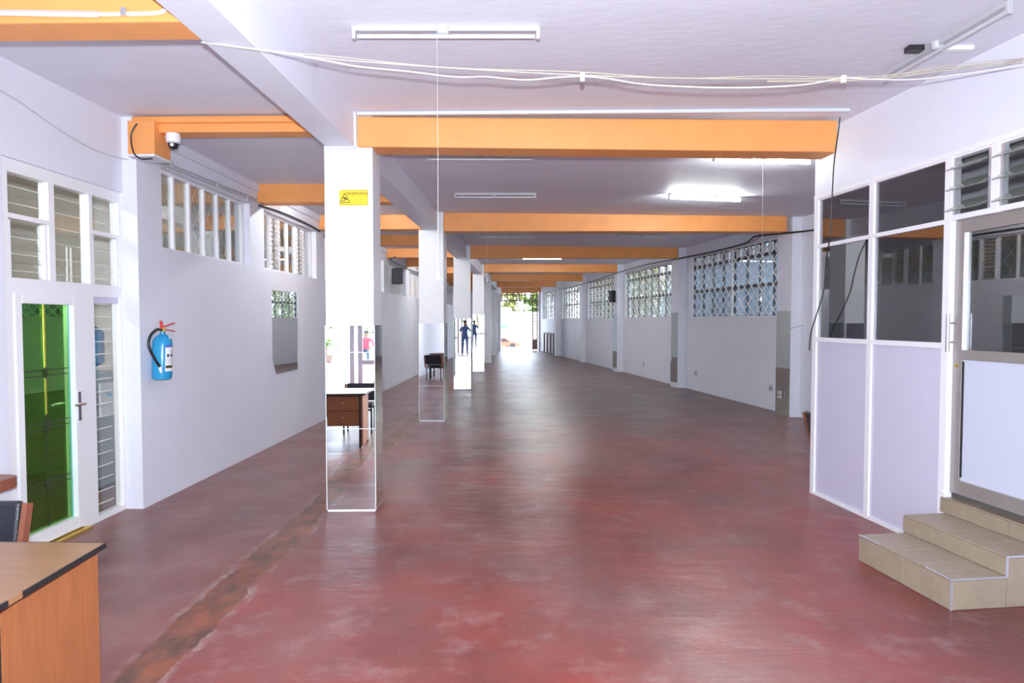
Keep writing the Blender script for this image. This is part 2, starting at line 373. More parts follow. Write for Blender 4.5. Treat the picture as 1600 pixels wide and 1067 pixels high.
plans = {0: 'pppppp', 1: 'plppl_', 2: 'pplppl', 3: 'plpplp', 4: 'pllllp', 5: 'llpllp', 6: 'pllpll', 7: 'plpplp', 8: 'pplppl', 9: 'llplpl', 10: 'pplppp'}
lab_left = ['barred six light window nearest the corbel on the left wall', 'high window with two louvre banks above the wall mirror', 'high left window partly hidden behind the nearest column',
            'high left window behind the nearest column', 'louvred high window behind the black wall speaker', 'louvred high window beyond the speaker on the left wall']
for i, (a, b) in enumerate(LW):
    wn = empty('window_%d' % (i + 1), (LX - .1, (a + b) / 2, LZ0), lab_left[i] if i < 6 else 'high louvred window number %d along the left wall from the door' % (i + 1), None, None, 'structure')
    x = LX - .10
    f = MB()
    f.box(x - .025, x + .025, a, a + .035, LZ0, LZ1); f.box(x - .025, x + .025, b - .09, b, LZ0, LZ1)
    f.box(x - .024, x + .024, a + .035, b - .09, LZ0, LZ0 + .03); f.box(x - .024, x + .024, a + .035, b - .09, LZ1 - .03, LZ1)
    f.build('window_frame', 'alu', wn)
    n = 6; w_ = (b - .09 - a - .035) / n
    for k in range(n):
        y0 = a + .035 + k * w_; y1 = y0 + w_
        if k: B(x - .02, x + .03, y0 - .017, y0 + .017, LZ0 + .01, LZ1 - .01).build('mullion', 'alu', wn)
        c = plans[i][k]
        if c == 'l': louver_bank(wn, x, y0 + .03, y1 - .03, LZ0 + .04, LZ1 - .04, 11, 'louver_cream', out=.04, tilt=.018, th=.004)
        else: B(x - .003, x + .003, y0 + .015, y1 - .015, LZ0 + .03, LZ1 - .03).build('pane', 'glass', wn)
    if i < 6: lattice(wn, lambda u, z, o: Vector((x - .07 + o, u, z)), a + .02, b - .06, LZ0 + .02, LZ1 - .02, .235, .32, .016, .008)

# room behind the green door, and the light well behind the high windows
m = MB(); m.box(-6.0, -5.9, 2.4, 7.7, 0, 3.6); m.box(-6.0, LX - .2, 7.6, 7.7, 0, 3.6); m.box(-6.0, NX - .15, 2.3, 2.4, 0, 3.6)
for k in range(8): m.box(-5.9, -5.885, 2.4, 7.6, .1 + k * .42, .1 + k * .42 + .40)
tag(m.build('wall_anteroom', 'room'), 'beige coursed walls of the small room behind the green door', None, None, 'structure')
tag(MB().box(-6.0, LX - .2, 4.6, 7.7, 3.5, 3.6).box(-6.0, LX - .2, 2.3, 4.6, 3.5, 3.6).build('ceiling_anteroom', 'room'), 'ceiling of the small room behind the green door', None, None, 'structure')
m = MB()
for k in range(24): m.box(-5.0, -4.9, 7.7, YE, .02 + k * .2, .02 + k * .2 + .192)
m.box(-5.0, -4.9, 7.7, YE, 4.8, 9); m.box(LX - .2, LX, 6.2, YE, 3.8, 9); m.box(-5.0, LX, 7.6, 7.7, 3.6, 9)  # unseen upper walls, added to cut sky light in the well
tag(m.build('wall_lightwell', 'beige'), 'beige boarded neighbour wall seen through the left windows, with unseen upper walls added to block sky light', None, None, 'structure')

# ------------------------------------------------------------------ green glass door, sidelight and transom lights
dx = -3.77
d1 = empty('door_1', (dx, 5.25, 0), 'white framed door with green tinted glass at the left', None, None, 'structure')
f = MB()
f.box(dx - .04, dx + .04, 4.76, 4.86, 0, 2.06); f.box(dx - .04, dx + .04, 5.60, 5.79, 0, 2.06)
f.box(dx - .04, dx + .04, 6.175, 6.199, 0, 2.82); f.box(dx - .05, dx + .045, 4.76, 6.2, 1.955, 2.06)
f.box(dx - .04, dx + .04, 5.79, 6.175, 0, .045)
f.box(dx - .04, dx + .04, 4.76, 4.845, 2.06, 2.82); f.box(dx - .041, dx + .041, 4.755, 6.198, 2.82, 2.914)
f.box(dx - .04, dx + .04, 5.265, 5.33, 2.06, 2.82); f.box(dx - .04, dx + .04, 5.755, 5.80, 2.06, 2.82)
f.box(dx - .04, dx + .04, 4.845, 5.265, 2.49, 2.525); f.box(dx - .04, dx + .04, 5.80, 6.175, 2.49, 2.525)
f.build('door_frame', 'white', d1)
lf = MB(); lf.box(dx - .02, dx + .05, 4.875, 4.945, .03, 1.955); lf.box(dx - .02, dx + .05, 5.515, 5.59, .03, 1.955)
lf.box(dx - .02, dx + .05, 4.945, 5.515, .03, .13); lf.box(dx - .02, dx + .05, 4.945, 5.515, 1.875, 1.955)
leaf = lf.build('door_leaf', 'white', d1, bevel=.004)
gp = B(dx - .004, dx + .004, 4.945, 5.515, .13, 1.875).build('pane', 'green_glass', d1, label='green tinted reflective glass pane')
B(dx + .004, dx + .008, 5.50, 5.515, .13, 1.875).build('glass_edge', 'glassedge', d1)
B(dx + .005, dx + .010, 5.225, 5.235, 1.0, 1.875).build('brass_strip', 'brass', gp)
B(dx + .005, dx + .008, 5.2275, 5.2325, .13, 1.0).build('lead_strip', 'lead', gp)
for zc, h in ((1.34, .10), (.93, .19), (.47, .11)):
    mb = MB()
    for q in range(3):
        s_ = 1 - q * .3; mb.prism([(dx + .005 + q * .006, 5.23, zc - h / 2 * s_), (dx + .005 + q * .006, 5.23 + h * .27 * s_, zc), (dx + .005 + q * .006, 5.23, zc + h / 2 * s_), (dx + .005 + q * .006, 5.23 - h * .27 * s_, zc)], (.006, 0, 0))
    mb.build('bevel_medallion', 'lead', gp)
    for dz in (-.022, .022): B(dx + .005, dx + .007, 4.945, 5.515, zc + dz - .004, zc + dz + .004).build('lead_strip', 'lead', gp)
h = MB(); h.box(dx + .05, dx + .058, 5.535, 5.57, .92, 1.16); h.tube([(dx + .055, 5.552, 1.06), (dx + .10, 5.552, 1.06)], .010, 8); h.tube([(dx + .10, 5.56, 1.06), (dx + .10, 5.44, 1.06)], .010, 8)
h.build('door_handle', 'chrome', leaf)
B(dx - .06, dx + .10, 4.86, 5.62, -.002, .018).build('threshold', 'brass', d1)
sd = empty('window_12', (dx, 5.98, 0), 'tall barred sidelight beside the green door', None, None, 'structure')
B(dx - .004, dx + .004, 5.79, 6.175, .045, 1.9).build('pane', 'clear', sd)
B(dx - .02, dx + .02, 5.79, 6.175, 1.9, 1.955).build('frosted_band', 'lav', sd)
for k in range(17): B(dx - .075, dx - .067, 5.78, 6.19, .10 + k * .112, .108 + k * .112).build('bar', 'grille', sd)
B(dx - .078, dx - .064, 5.945, 5.957, .04, 1.92).build('bar', 'grille', sd)
tr = empty('window_13', (dx, 5.5, 2.06), 'transom lights with louvres above the green door', None, None, 'structure')
for y0, y1, z0, z1 in ((4.845, 5.265, 2.525, 2.82), (5.33, 5.755, 2.06, 2.82), (5.80, 6.175, 2.525, 2.82)):
    B(dx - .004, dx + .004, y0, y1, z0, z1).build('pane', 'clear', tr)
louver_bank(tr, dx, 4.87, 5.24, 2.07, 2.48, 4, 'clear', out=.016, tilt=.056)
louver_bank(tr, dx, 5.82, 6.16, 2.07, 2.48, 4, 'clear', out=.016, tilt=.056)
for k in range(6): B(dx - .075, dx - .067, 4.80, 6.17, 2.12 + k * .125, 2.126 + k * .125).build('bar', 'grille', tr)
for yy in (4.93, 5.40, 5.84, 5.62, 5.67): B(dx - .078, dx - .066, yy, yy + .012, 2.07, 2.78 if yy < 5.6 or yy > 5.7 else 2.36).build('bar', 'grille', tr)

# ------------------------------------------------------------------ columns with mirrors
COLS = [(-1.835, 6.14, .445, 3.0, 1.706, 1), (-1.884, 11.735, .44, -1.0, 1.70, 1), (-1.869, 17.09, .44, 5.25, 1.80, 1), (-1.864, 22.90, .40, 4.5, 1.95, 1),
        (-1.80, 28.1, .30, 4, 1.9, 0), (-1.817, 34.2, .27, 4, 1.6, 0), (-1.90, 39.55, .33, 0, 0, 0)]
colnames = ['nearest white square column with warning sign and mirrored lower half', 'second white column from the camera, mirrored below', 'third white column, mirrored below and flashing back the light',
            'fourth white column with mirrored lower half', 'fifth column, plain white front', 'sixth column, plain white front', 'last column beside the far bright doorway']
for i, (x, yv, wd, yaw, mz, fm) in enumerate(COLS):
    c = empty('column', (x, yv, 0), colnames[i], 'column', 'square columns down the middle', 'structure')
    t = Vector((math.cos(R(yaw)), math.sin(R(yaw)))); n = Vector((-t.y, t.x)); dp = .42
    MB().obox((x, yv), t, n, .006, wd - .008, .006, dp, 0, 3.62).build('shaft', 'column', c)
    if mz:
        zs = [.02, .764, 1.115, 1.46, mz] if i == 0 else [.02, .62, 1.2, mz]
        for z0, z1 in zip(zs, zs[1:]):
            if fm:
                MB().obox((x, yv), t, n, 0, wd, -.004, .004, z0 + .003, z1 - .003).build('mirror_panel', 'mirror', c)
        for z0, z1 in ((.02, .9), (.906, mz)):
            MB().obox((x, yv), t, n, wd - .006, wd + .0, .01, dp - .01, z0, z1).build('mirror_panel', 'mirror_old', c)
            if fm: MB().obox((x, yv), t, n, 0, .006, .01, dp - .01, z0, z1).build('mirror_panel', 'mirror', c)
        e = MB()
        if fm:
            e.obox((x, yv), t, n, -.002, .004, -.006, .0, .02, mz); e.obox((x, yv), t, n, wd - .004, wd + .002, -.006, .0, .02, mz)
            for z0 in zs[1:-1]: e.obox((x, yv), t, n, 0, wd, -.0045, -.003, z0 - .003, z0 + .003)
            e.build('mirror_edge', 'mirroredge', c)

# warning sign on the nearest column
sg = empty('warning_sign', (-1.565, 6.12, 2.85), 'small yellow warning sign on the nearest white column', 'sign')
t0 = Vector((math.cos(R(3)), math.sin(R(3)), 0)); ny = Vector((t0.y, -t0.x, 0))
def SP(a, z, o=0): return Vector((-1.565, 6.145, 2.85)) + t0 * a + Vector((0, 0, z + a * .02)) + ny * o
def sq(mb, a0, a1, z0, z1, o0, o1): mb.hexa([SP(a0, z0, o0), SP(a1, z0, o0), SP(a1, z0, o1), SP(a0, z0, o1), SP(a0, z1, o0), SP(a1, z1, o0), SP(a1, z1, o1), SP(a0, z1, o1)])
mb = MB(); sq(mb, -.127, .127, -.07, .07, -.0, .008); mb.build('plate', 'yellow', sg)
mb = MB()
for a0, a1, z0, z1 in ((-.127, .127, .062, .066), (-.127, .127, -.062, -.057), (.120, .124, -.062, .066)): sq(mb, a0, a1, z0, z1, .006, .0095)
mb.build('border', 'inkfaint', sg)
tri = [(-.122, -.042), (-.035, -.042), (-.079, .042)]
mb = MB()
for (a, b) in zip(tri, tri[1:] + tri[:1]): mb.bar(SP(*a, .009), SP(*b, .009), .006, .002, up=ny)
mb.build('warning_triangle', 'ink', sg)
mb = MB(); mb.bar(SP(-.092, .004, .009), SP(-.058, -.016, .009), .014, .002, up=ny); mb.bar(SP(-.104, -.026, .009), SP(-.078, -.026, .009), .006, .002, up=ny); mb.bar(SP(-.08, -.024, .009), SP(-.074, -.008, .009), .004, .002, up=ny)
mb.build('camera_symbol', 'ink', sg)
def letters(txt, a, z, size, matn, parent, align='LEFT'):
    cu = bpy.data.curves.new('lettering', 'FONT'); cu.body = txt; cu.size = size; cu.align_x = align; cu.extrude = .0006
    tmp = bpy.data.objects.new('lettering', cu); COL.objects.link(tmp); me = bpy.data.meshes.new_from_object(tmp.evaluated_get(bpy.context.evaluated_depsgraph_get())); bpy.data.objects.remove(tmp)
    o = bpy.data.objects.new('lettering', me); COL.objects.link(o); me.materials.clear(); me.materials.append(M[matn]); o.parent = parent
    o.matrix_local = Matrix.Translation(SP(a, z, .0088) - WORLD[parent.name]) @ Matrix.Rotation(R(3), 4, 'Z') @ Matrix.Rotation(R(90), 4, 'X') @ Matrix.Rotation(R(1.1), 4, 'Z')
    return o
letters('WARNING', .033, .022, .040, 'ink', sg, 'CENTER')
letters('These Premises are', .045, .002, .016, 'inkfaint', sg, 'CENTER')
letters('under CCTV', .045, -.018, .016, 'inkfaint', sg, 'CENTER')
letters('Surveillance', .045, -.040, .018, 'inkfaint', sg, 'CENTER')

# ------------------------------------------------------------------ beams
def beam(p0, p1, th, z0a, z1a, z0b=None, z1b=None, label=None, m='orange', bevel=.012):
    z0b = z0a if z0b is None else z0b; z1b = z1a if z1b is None else z1b
    p0 = Vector(p0); p1 = Vector(p1); d = (p1 - p0).normalized(); n = Vector((-d.y, d.x)) * th
    o = MB().hexa([(*p0, z0a), (*p1, z0b), (*(p1 + n), z0b), (*(p0 + n), z0a), (*p0, z1a), (*p1, z1b), (*(p1 + n), z1b), (*(p0 + n), z1a)]).build('beam', m, bevel=bevel)
    return tag(o, label, 'beam', None, 'structure')
beam((-1.525, 6.128), (2.80, 6.32), .30, 3.30, 3.568, 3.275, 3.56, 'nearest orange ceiling beam from the signed column to the right wall')
beam((-1.45, 11.77), (4.62, 12.36), .29, 3.28, 3.60, 3.335, 3.63, 'second orange ceiling beam across the hall')
beam((-1.44, 17.12), (3.86, 17.78), .29, 3.31, 3.64, 3.36, 3.66, 'third orange ceiling beam across the hall')
beam((-1.47, 22.93), (3.14, 23.27), .29, 3.36, 3.66, 3.375, 3.68, 'fourth orange ceiling beam across the hall')
beam((-1.50, 28.1), (2.28, 28.54), .29, 3.37, 3.67, 3.385, 3.68, 'fifth orange ceiling beam across the hall')
beam((-1.56, 34.2), (1.5, 33.7), .29, 3.41, 3.70, 3.40, 3.69, 'sixth orange ceiling beam, last but one before the far door')
beam((-1.6, 39.4), (.8, 39.4), .29, 3.38, 3.70, None, None, 'last orange beam over the far doorway')
tag(B(-1.80, -1.545, YB, YE, 3.295, 3.62).build('beam', 'wall'), 'long white beam running along the top of the columns', 'beam', None, 'structure')
beam((-3.75, 3.565), (-1.80, 3.565), .24, 3.30, 3.62, None, None, 'orange beam at the top left corner with white cable trunking')
beam((-3.57, 6.16), (-1.80, 6.16), .2, 3.445, 3.53, None, None, 'shallow orange beam with corbel and dome camera on the left')
tag(B(-3.57, -1.80, 6.13, 6.36, 3.525, 3.585).build('trim_2', 'orange', bevel=.015), 'orange top lip of the shallow left beam', None, None, 'structure')
cb = empty('beam', (-3.4, 6.1, 3.2), 'orange corbel block under the shallow left beam', 'beam', None, 'structure')
B(-3.575, -3.335, 6.08, 6.36, 3.235, 3.53).build('corbel_block', 'orange', cb, bevel=.006)
B(-3.575, -3.338, 6.085, 6.355, 3.215, 3.237).build('corbel_base', 'wall', cb)
tag(B(-3.59, -3.345, 6.02, 6.37, 3.10, 3.213).build('trim_3', 'wall'), 'short white plaster ledge under the orange corbel', None, None, 'structure') if False else None
for k, yy in enumerate([8.98, 11.65, 14.4, 17.2, 20.0, 22.9, 25.7, 28.4, 31.2, 34.2, 37.0]):
    beam((-3.57, yy), (-1.80, yy), .26, 3.30 if k < 2 else 3.33, 3.56 if k < 5 else 3.6, None, None, ['orange left bay beam above the wall mirror', 'orange left bay beam just left of the signed column'][k] if k < 2 else 'orange left bay beam number %d counted from the wall mirror' % (k + 1))
tag(B(-1.52, 2.80, 6.085, 6.13, 3.568, 3.598).build('cable_trunking', 'ductwhite', bevel=.004), 'white plastic trunking along the top of the nearest orange beam', 'trunking')
tt = empty('cable_trunking', (-1.6, 6.12, 3.4), 'white trunking dropping beside the nearest column head', 'trunking')
B(-1.560, -1.528, 6.095, 6.13, 3.29, 3.598).build('vertical_duct', 'white', tt)
B(-1.80, -1.54, 6.10, 6.14, 3.28, 3.305).build('horizontal_duct', 'white', tt)

# ------------------------------------------------------------------ right wall, pilasters and lattice windows
def RY(yv): return (yv - RO[1]) / RT.y        # wall coordinate of a given depth
RW = [(13.0, 17.5), (18.35, 23.15), (23.95, 28.3), (29.1, 33.5), (34.4, 38.9)]
RZ0, RZ1 = 1.815, 3.345
m = MB(); s0, s1 = RY(YB), RY(YE)
m.obox(RO, RT, RN, s0, s1, 0, .22, 0, RZ0); m.obox(RO, RT, RN, s0, s1, 0, .22, RZ1, 3.75)
s = s0
for a, b in RW: m.obox(RO, RT, RN, s, RY(a), 0, .22, RZ0, RZ1); s = RY(b)
m.obox(RO, RT, RN, s, s1, 0, .22, RZ0, RZ1)
tag(m.build('wall_right', 'wall'), 'long slanting white wall with lattice windows on the right', None, None, 'structure')
PIL = [((4.72, 12.395), 'white pilaster with mirror strip just beyond the office corner'), ((3.87, 17.755), 'white pilaster between the first and second lattice windows'),
       ((3.015, 23.24), 'white pilaster carrying the black speaker'), ((2.248, 28.545), 'white pilaster between the third and fourth lattice windows'), ((1.39, 33.67), 'farthest white pilaster before the end railing')]
for i, ((x, yv), lb) in enumerate(PIL):
    c = empty('column', (x, yv, 0), lb, 'pilaster', 'pilasters along the right wall', 'structure')
    MB().obox((x, yv), RT, RN, 0, .5, 0.006, .25, 0, 3.72).build('shaft', 'wall', c)
    if i < 3:
        z0 = .0 if i == 0 else .13
        MB().obox((x, yv), RT, RN, .005, .495, -.002, .006, z0, 1.92 + .03 * i).build('mirror_panel', 'mirror_old', c)
lab_r = ['first lattice window beyond the office with bluish panes', 'second lattice window on the right wall', 'third lattice window, beside the black speaker', 'fourth lattice window on the right wall', 'farthest lattice window above the end railing']
for i, (a, b) in enumerate(RW):
    sa, sb = RY(a), RY(b)
    o = Vector((*RO, 0)); tt3 = Vector((*RT, 0)); nn3 = Vector((*RN, 0))
    P = lambda u, z, off: o + tt3 * u + nn3 * (.045 + off) + Vector((0, 0, z))
    wn = empty('window_%d' % (14 + i), tuple(o + tt3 * (sa + sb) / 2 + Vector((0, 0, RZ0))), lab_r[i], None, None, 'structure')
    f = MB()
    for u0, u1, z0, z1 in ((sa, sa + .04, RZ0, RZ1), (sb - .04, sb, RZ0, RZ1), (sa + .04, sb - .04, RZ0, RZ0 + .04), (sa + .04, sb - .04, RZ1 - .04, RZ1)): f.obox(RO, RT, RN, u0, u1, .10, .15, z0, z1)
    f.build('window_frame', 'dark', wn)
    ncol = 8; wd = (sb - sa) / ncol; zr = [RZ0, RZ0 + .66, RZ0 + 1.27, RZ1]
    for k in range(1, ncol): MB().obox(RO, RT, RN, sa + k * wd - .022, sa + k * wd + .022, .10, .15, RZ0, RZ1).build('mullion', 'dark', wn)
    for z in zr[1:-1]: MB().obox(RO, RT, RN, sa, sb, .095, .155, z - .032, z + .032).build('transom_bar', 'dark', wn)
    for k in range(ncol):
        for q in range(3): MB().obox(RO, RT, RN, sa + k * wd + .024, sa + (k + 1) * wd - .024, .122, .128, zr[q] + .033, zr[q + 1] - .033).build('pane', 'frost' if i < 1 else 'glass', wn)
    if i == 0:
        for k in range(ncol):
            for q in (.27, .73):
                cc = P(sa + k * wd + wd * q, (zr[2] + zr[3]) / 2, .058); ring = []
                for j in range(14):
                    th = 2 * math.pi * j / 14; ring.append(cc + tt3 * math.cos(th) * .105 + Vector((0, 0, math.sin(th) * .105)))
                MB().prism(ring, nn3 * .01).build('roundel', 'label', wn)
    bm_ = MB()
    for u0, u1, z0, z1 in ((sa + .01, sa + .035, RZ0, RZ1), (sb - .035, sb - .01, RZ0, RZ1), (sa + .035, sb - .035, RZ0 + .005, RZ0 + .03), (sa + .035, sb - .035, RZ1 - .03, RZ1 - .005), ((sa + sb) / 2 - .02, (sa + sb) / 2 + .03, RZ0 + .03, RZ1 - .03)): bm_.obox(RO, RT, RN, u0, u1, .035, .055, z0, z1)
    bm_.build('grille_frame', 'grille', wn)
    lattice(wn, P, sa + .03, sb - .03, RZ0 + .03, RZ1 - .03, .30, .24, .026, .008)
    MB().obox(RO, RT, RN, sa - .02, sb + .02, -.015, .12, RZ0 - .03, RZ0 + .004).build('window_sill', 'wall', wn)

# ------------------------------------------------------------------ far end: wall, doorway, folding gate, railing
m = MB(); m.box(-3.8, -1.85, YE - .2, YE, 0, 3.75); m.box(.84, 1.2, YE - .2, YE, 0, 3.75)
tag(m.build('wall_end', 'wall'), 'end wall on both sides of the bright far doorway', None, None, 'structure')
ga = empty('folding_gate', (-.5, 39.75, 0), 'brown steel grille gate framing the far doorway', 'gate')
for z in (2.88, 3.22, 3.36): B(-1.60, .56, 39.72, 39.76, z - .03, z + .03).build('rail', 'rust', ga)
for k in range(7): B(-1.58 + k * .345, -1.525 + k * .345, 39.725, 39.755, 2.88, 3.38).build('bar', 'rust', ga)
for xx in (.27, .53): B(xx - .035, xx + .035, 39.72, 39.76, .05, 3.36).build('post', 'rust', ga)
for k in range(12): B(.27, .53, 39.725, 39.755, .70 + k * .19, .745 + k * .19).build('bar', 'rust', ga)
B(.28, .52, 39.73, 39.75, .06, .66).build('kick_plate', 'rust', ga)
B(.60, .72, 39.70, 39.78, 0, 3.4).build('jamb_post', 'wall', ga)
rl = empty('railing', (1.2, 36.5, 0), 'low brown railing at the far end under the last window', 'railing')
for k in range(4):
    s = RY(34.6 + k * .9); MB().obox(RO, RT, RN, s, s + .09, -.22, -.14, 0, 1.08).build('post', 'rust', rl)
MB().obox(RO, RT, RN, RY(34.6), RY(37.4), -.21, -.15, 1.02, 1.1).build('top_rail', 'rust', rl)

# ------------------------------------------------------------------ office partition on the right
PT = Vector((-.1328, .9911)); PN = Vector((.9911, .1328)); PO = (2.885, 6.955)      # along (away from camera), outward (into office)
def PS(yv): return (yv - PO[1]) / PT.y
pw = empty('wall_partition', (*PO, 0), 'white aluminium office partition with glass lights on the right', None, None, 'structure')
def pb(y0, y1, n0, n1, z0, z1, name, m, parent=None, bevel=0, label=None): return MB().obox(PO, PT, PN, PS(y0), PS(y1), n0, n1, z0, z1).build(name, m, parent or pw, bevel=bevel, label=label)
pb(2.8, 6.96, -.015, .10, 2.985, 3.62, 'upper_wall', 'wall')
pb(2.8, 6.96, -.022, .05, 2.95, 2.99, 'top_rail', 'alu'); pb(2.8, 6.96, -.012, .05, 2.935, 2.955, 'top_rail', 'alu')
for a, b in ((6.892, 6.958), (6.03, 6.09), (5.135, 5.20), (4.72, 4.778), (4.16, 4.235), (2.8, 2.86)):
    pb(a, b, -.02, .04, 0 if a > 5 or a < 4.4 else 2.48, 2.96, 'mullion', 'alu')
pb(5.2, 6.9, -.018, .035, 2.465, 2.50, 'rail', 'alu'); pb(5.2, 6.9, -.018, .035, 1.54, 1.582, 'rail', 'alu'); pb(5.2, 6.9, -.018, .035, 0, .03, 'bottom_rail', 'alu')
pb(4.2, 5.2, -.018, .035, 2.482, 2.52, 'rail', 'alu'); pb(2.8, 4.2, -.018, .035, 1.54, 1.582, 'rail', 'alu'); pb(2.8, 4.2, -.018, .035, 2.465, 2.50, 'rail', 'alu')
for a, b in ((6.09, 6.892), (5.2, 6.03), (2.86, 4.16)):
    pb(a, b, .004, .010, 2.5, 2.95, 'pane', 'office_glass'); pb(a, b, .004, .010, 1.582, 2.465, 'pane', 'office_glass')
    pb(a, b, 0, .012, .03, 1.54, 'lower_panel', 'lav', label='lavender laminate panel')
def plouv(y0, y1):
    for k in range(3):
        z = 2.60 + k * .148
        Q = lambda yy, n_, zz: (PO[0] + PT.x * PS(yy) + PN.x * n_, PO[1] + PT.y * PS(yy) + PN.y * n_, zz)
        MB().hexa([Q(y0, -.085, z - .06), Q(y1, -.085, z - .06), Q(y1, .085, z + .03), Q(y0, .085, z + .03), Q(y0, -.085, z - .053), Q(y1, -.085, z - .053), Q(y1, .085, z + .037), Q(y0, .085, z + .037)]).build('louver_blade', 'louver', pw)
    for yy in (y0, y1): pb(yy - .012, yy + .012, -.01, .03, 2.52, 2.94, 'louver_jamb', 'edgetrim')
plouv(4.80, 5.115); plouv(4.25, 4.70)
d2 = empty('door_2', (3.17, 4.7, .43), 'grey framed office door with glass above a white panel', None, None, 'structure')
for a, b, z0, z1 in ((5.045, 5.13, .47, 2.48), (4.24, 4.32, .47, 2.48), (4.32, 5.045, 2.385, 2.48), (4.32, 5.045, 1.465, 1.535), (4.32, 5.045, .47, .575)):
    pb(a, b, .02, .065, z0, z1, 'door_rail', 'taupe', d2, bevel=.003)
pb(4.32, 5.045, .038, .044, 1.535, 2.385, 'pane', 'office_glass', d2)
pb(5.025, 5.045, .018, .05, 1.535, 2.385, 'glazing_bead', 'white', d2)
pb(4.32, 5.045, .034, .05, .575, 1.465, 'lower_panel', 'panelwhite', d2)
pb(5.033, 5.042, .024, .034, .60, 1.45, 'gasket', 'black', d2)
def PQ(yy, n_, zz): return Vector((PO[0] + PT.x * PS(yy) + PN.x * n_, PO[1] + PT.y * PS(yy) + PN.y * n_, zz))
for nn_, m_, ii in ((-.05, 'chrome', 0), (.13, 'black', 1)):
    hb = MB(); hb.tube([PQ(5.10, nn_, 1.52), PQ(5.10, nn_, 1.80)], .014, 10)
    for z in (1.59, 1.73): hb.tube([PQ(5.10, nn_, z), PQ(5.10, .03, z)], .007, 8)
    ho = hb.build('pull_handle', m_, d2, smooth=True, label=['chrome outer pull handle', 'inner pull handle seen through the glass'][ii])
lk = MB(); lk.tube([PQ(5.085, .018, 1.42), PQ(5.085, .005, 1.42)], .012, 10); lk.build('lock_cylinder', 'brass', d2)
hg = MB(); hg.tube([PQ(5.16, -.03, .475), PQ(5.13, -.03, .475)], .012, 8); hg.build('hinge_stop', 'white', d2)
pb(4.24, 5.13, -.005, .09, .36, .43, 'door_sill', 'tile', d2)
# office shell
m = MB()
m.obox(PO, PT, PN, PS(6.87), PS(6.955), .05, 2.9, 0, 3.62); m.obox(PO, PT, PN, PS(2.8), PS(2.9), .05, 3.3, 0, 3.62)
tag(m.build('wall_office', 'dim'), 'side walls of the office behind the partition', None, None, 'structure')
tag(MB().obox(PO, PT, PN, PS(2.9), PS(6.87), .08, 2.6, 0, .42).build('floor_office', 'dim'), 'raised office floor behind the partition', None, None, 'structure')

# ------------------------------------------------------------------ tiled steps
A0 = Vector((2.549, 4.112)); sa_ = Vector((-.1537, .9881)); sb_ = Vector((.9881, .1537))
st = empty('entrance_steps', (2.75, 4.5, 0), 'three beige tiled steps up to the grey office door', 'steps')
def sbx(a0, a1, b0, b1, z0, z1, name, m, parent=st, bevel=0): return MB().obox(A0, sa_, sb_, a0, a1, b0, b1, z0, z1).build(name, m, parent, bevel=bevel)
NE = 0.0
LV = [(0, .37, .19, .88), (.37, .70, .315, .91), (.70, .725, .43, .95)]
core = MB()
for b0, b1, z, al in LV: core.obox(A0, sa_, sb_, NE + .012, al - .012, b0 + .012, .725, 0, z - .012)
core.build('core', 'grout', st)
cuts = [[0, .15, .32, .60, 1], [0, .28, .56, .80, 1], [0, .31, .66, 1]]
rcuts = [[0, .47, 1], [0, .36, .70, 1], [0, .36, .72, 1]]
zprev = 0
for k, (b0, b1, z, al) in enumerate(LV):
    for c0, c1 in zip(cuts[k], cuts[k][1:]): sbx(NE + c0 * (al - NE) + .003, NE + c1 * (al - NE) - .003, b0 + .004, b1, z - .012, z, 'tread_tile', 'tile', bevel=.002)
    for c0, c1 in zip(rcuts[k], rcuts[k][1:]): sbx(NE + c0 * (al - NE) + .003, NE + c1 * (al - NE) - .003, b0, b0 + .012, zprev + .002, z - .013, 'riser_tile', 'tile', bevel=.002)
    sbx(al - .012, al, b0 + .012, .725, 0, z - .002, 'side_tile', 'tile')
    zprev = z
for b0, b1, z in ((.003, .37, .178), (.373, .70, .303), (.703, .725, .418)):
    sbx(NE, NE + .012, b0, b1 - .002, .002, z, 'side_tile', 'tile', bevel=.002)
for b0, b1, z, zp in ((0, .37, .19, 0), (.37, .70, .315, .19), (.70, .725, .43, .315)):
    sbx(NE - .002, NE + .008, b0 - .002, b0 + .008, zp, z, 'edge_strip', 'edgetrim'); sbx(NE - .002, NE + .008, b0, b1, z - .008, z + .001, 'edge_strip', 'edgetrim')
sbx(.0, .22, -.001, .008, .184, .191, 'edge_strip', 'edgetrim'); sbx(.66, .88, -.001, .008, .184, .191, 'edge_strip', 'edgetrim')

# ------------------------------------------------------------------ fluorescent lamps
def lamp(name, lit, L=1.16):
    r = empty(name, (0, 0, 0), None, 'lamp', 'fluorescent ceiling lamps')
    B(-L / 2, L / 2, -.02, .02, -.03, 0).build('batten', 'lampwhite', r, bevel=.004)
    MB().tube([(-L / 2 + .02, 0, -.060), (L / 2 - .02, 0, -.060)], .0135, 10).build('tube', ('tube_off', 'tube_on', 'tube_add_office', 'tube_add_anteroom')[lit], r, smooth=True)
    for s in (-1, 1): B(s * L / 2 - .012, s * L / 2 + .012, -.018, .018, -.078, -.003).build('lamp_holder', 'lampwhite', r, bevel=.003)
    c = MB(); c.lathe((-.02, 0, -.05), [(.028, 0), (.04, .012), (.045, .04), (.045, .05)], 14); c.build('ceiling_rose', 'lampwhite', r, smooth=True)
    return r
protos = [lamp('fluorescent_lamp', k) for k in (0, 1, 2, 3)]
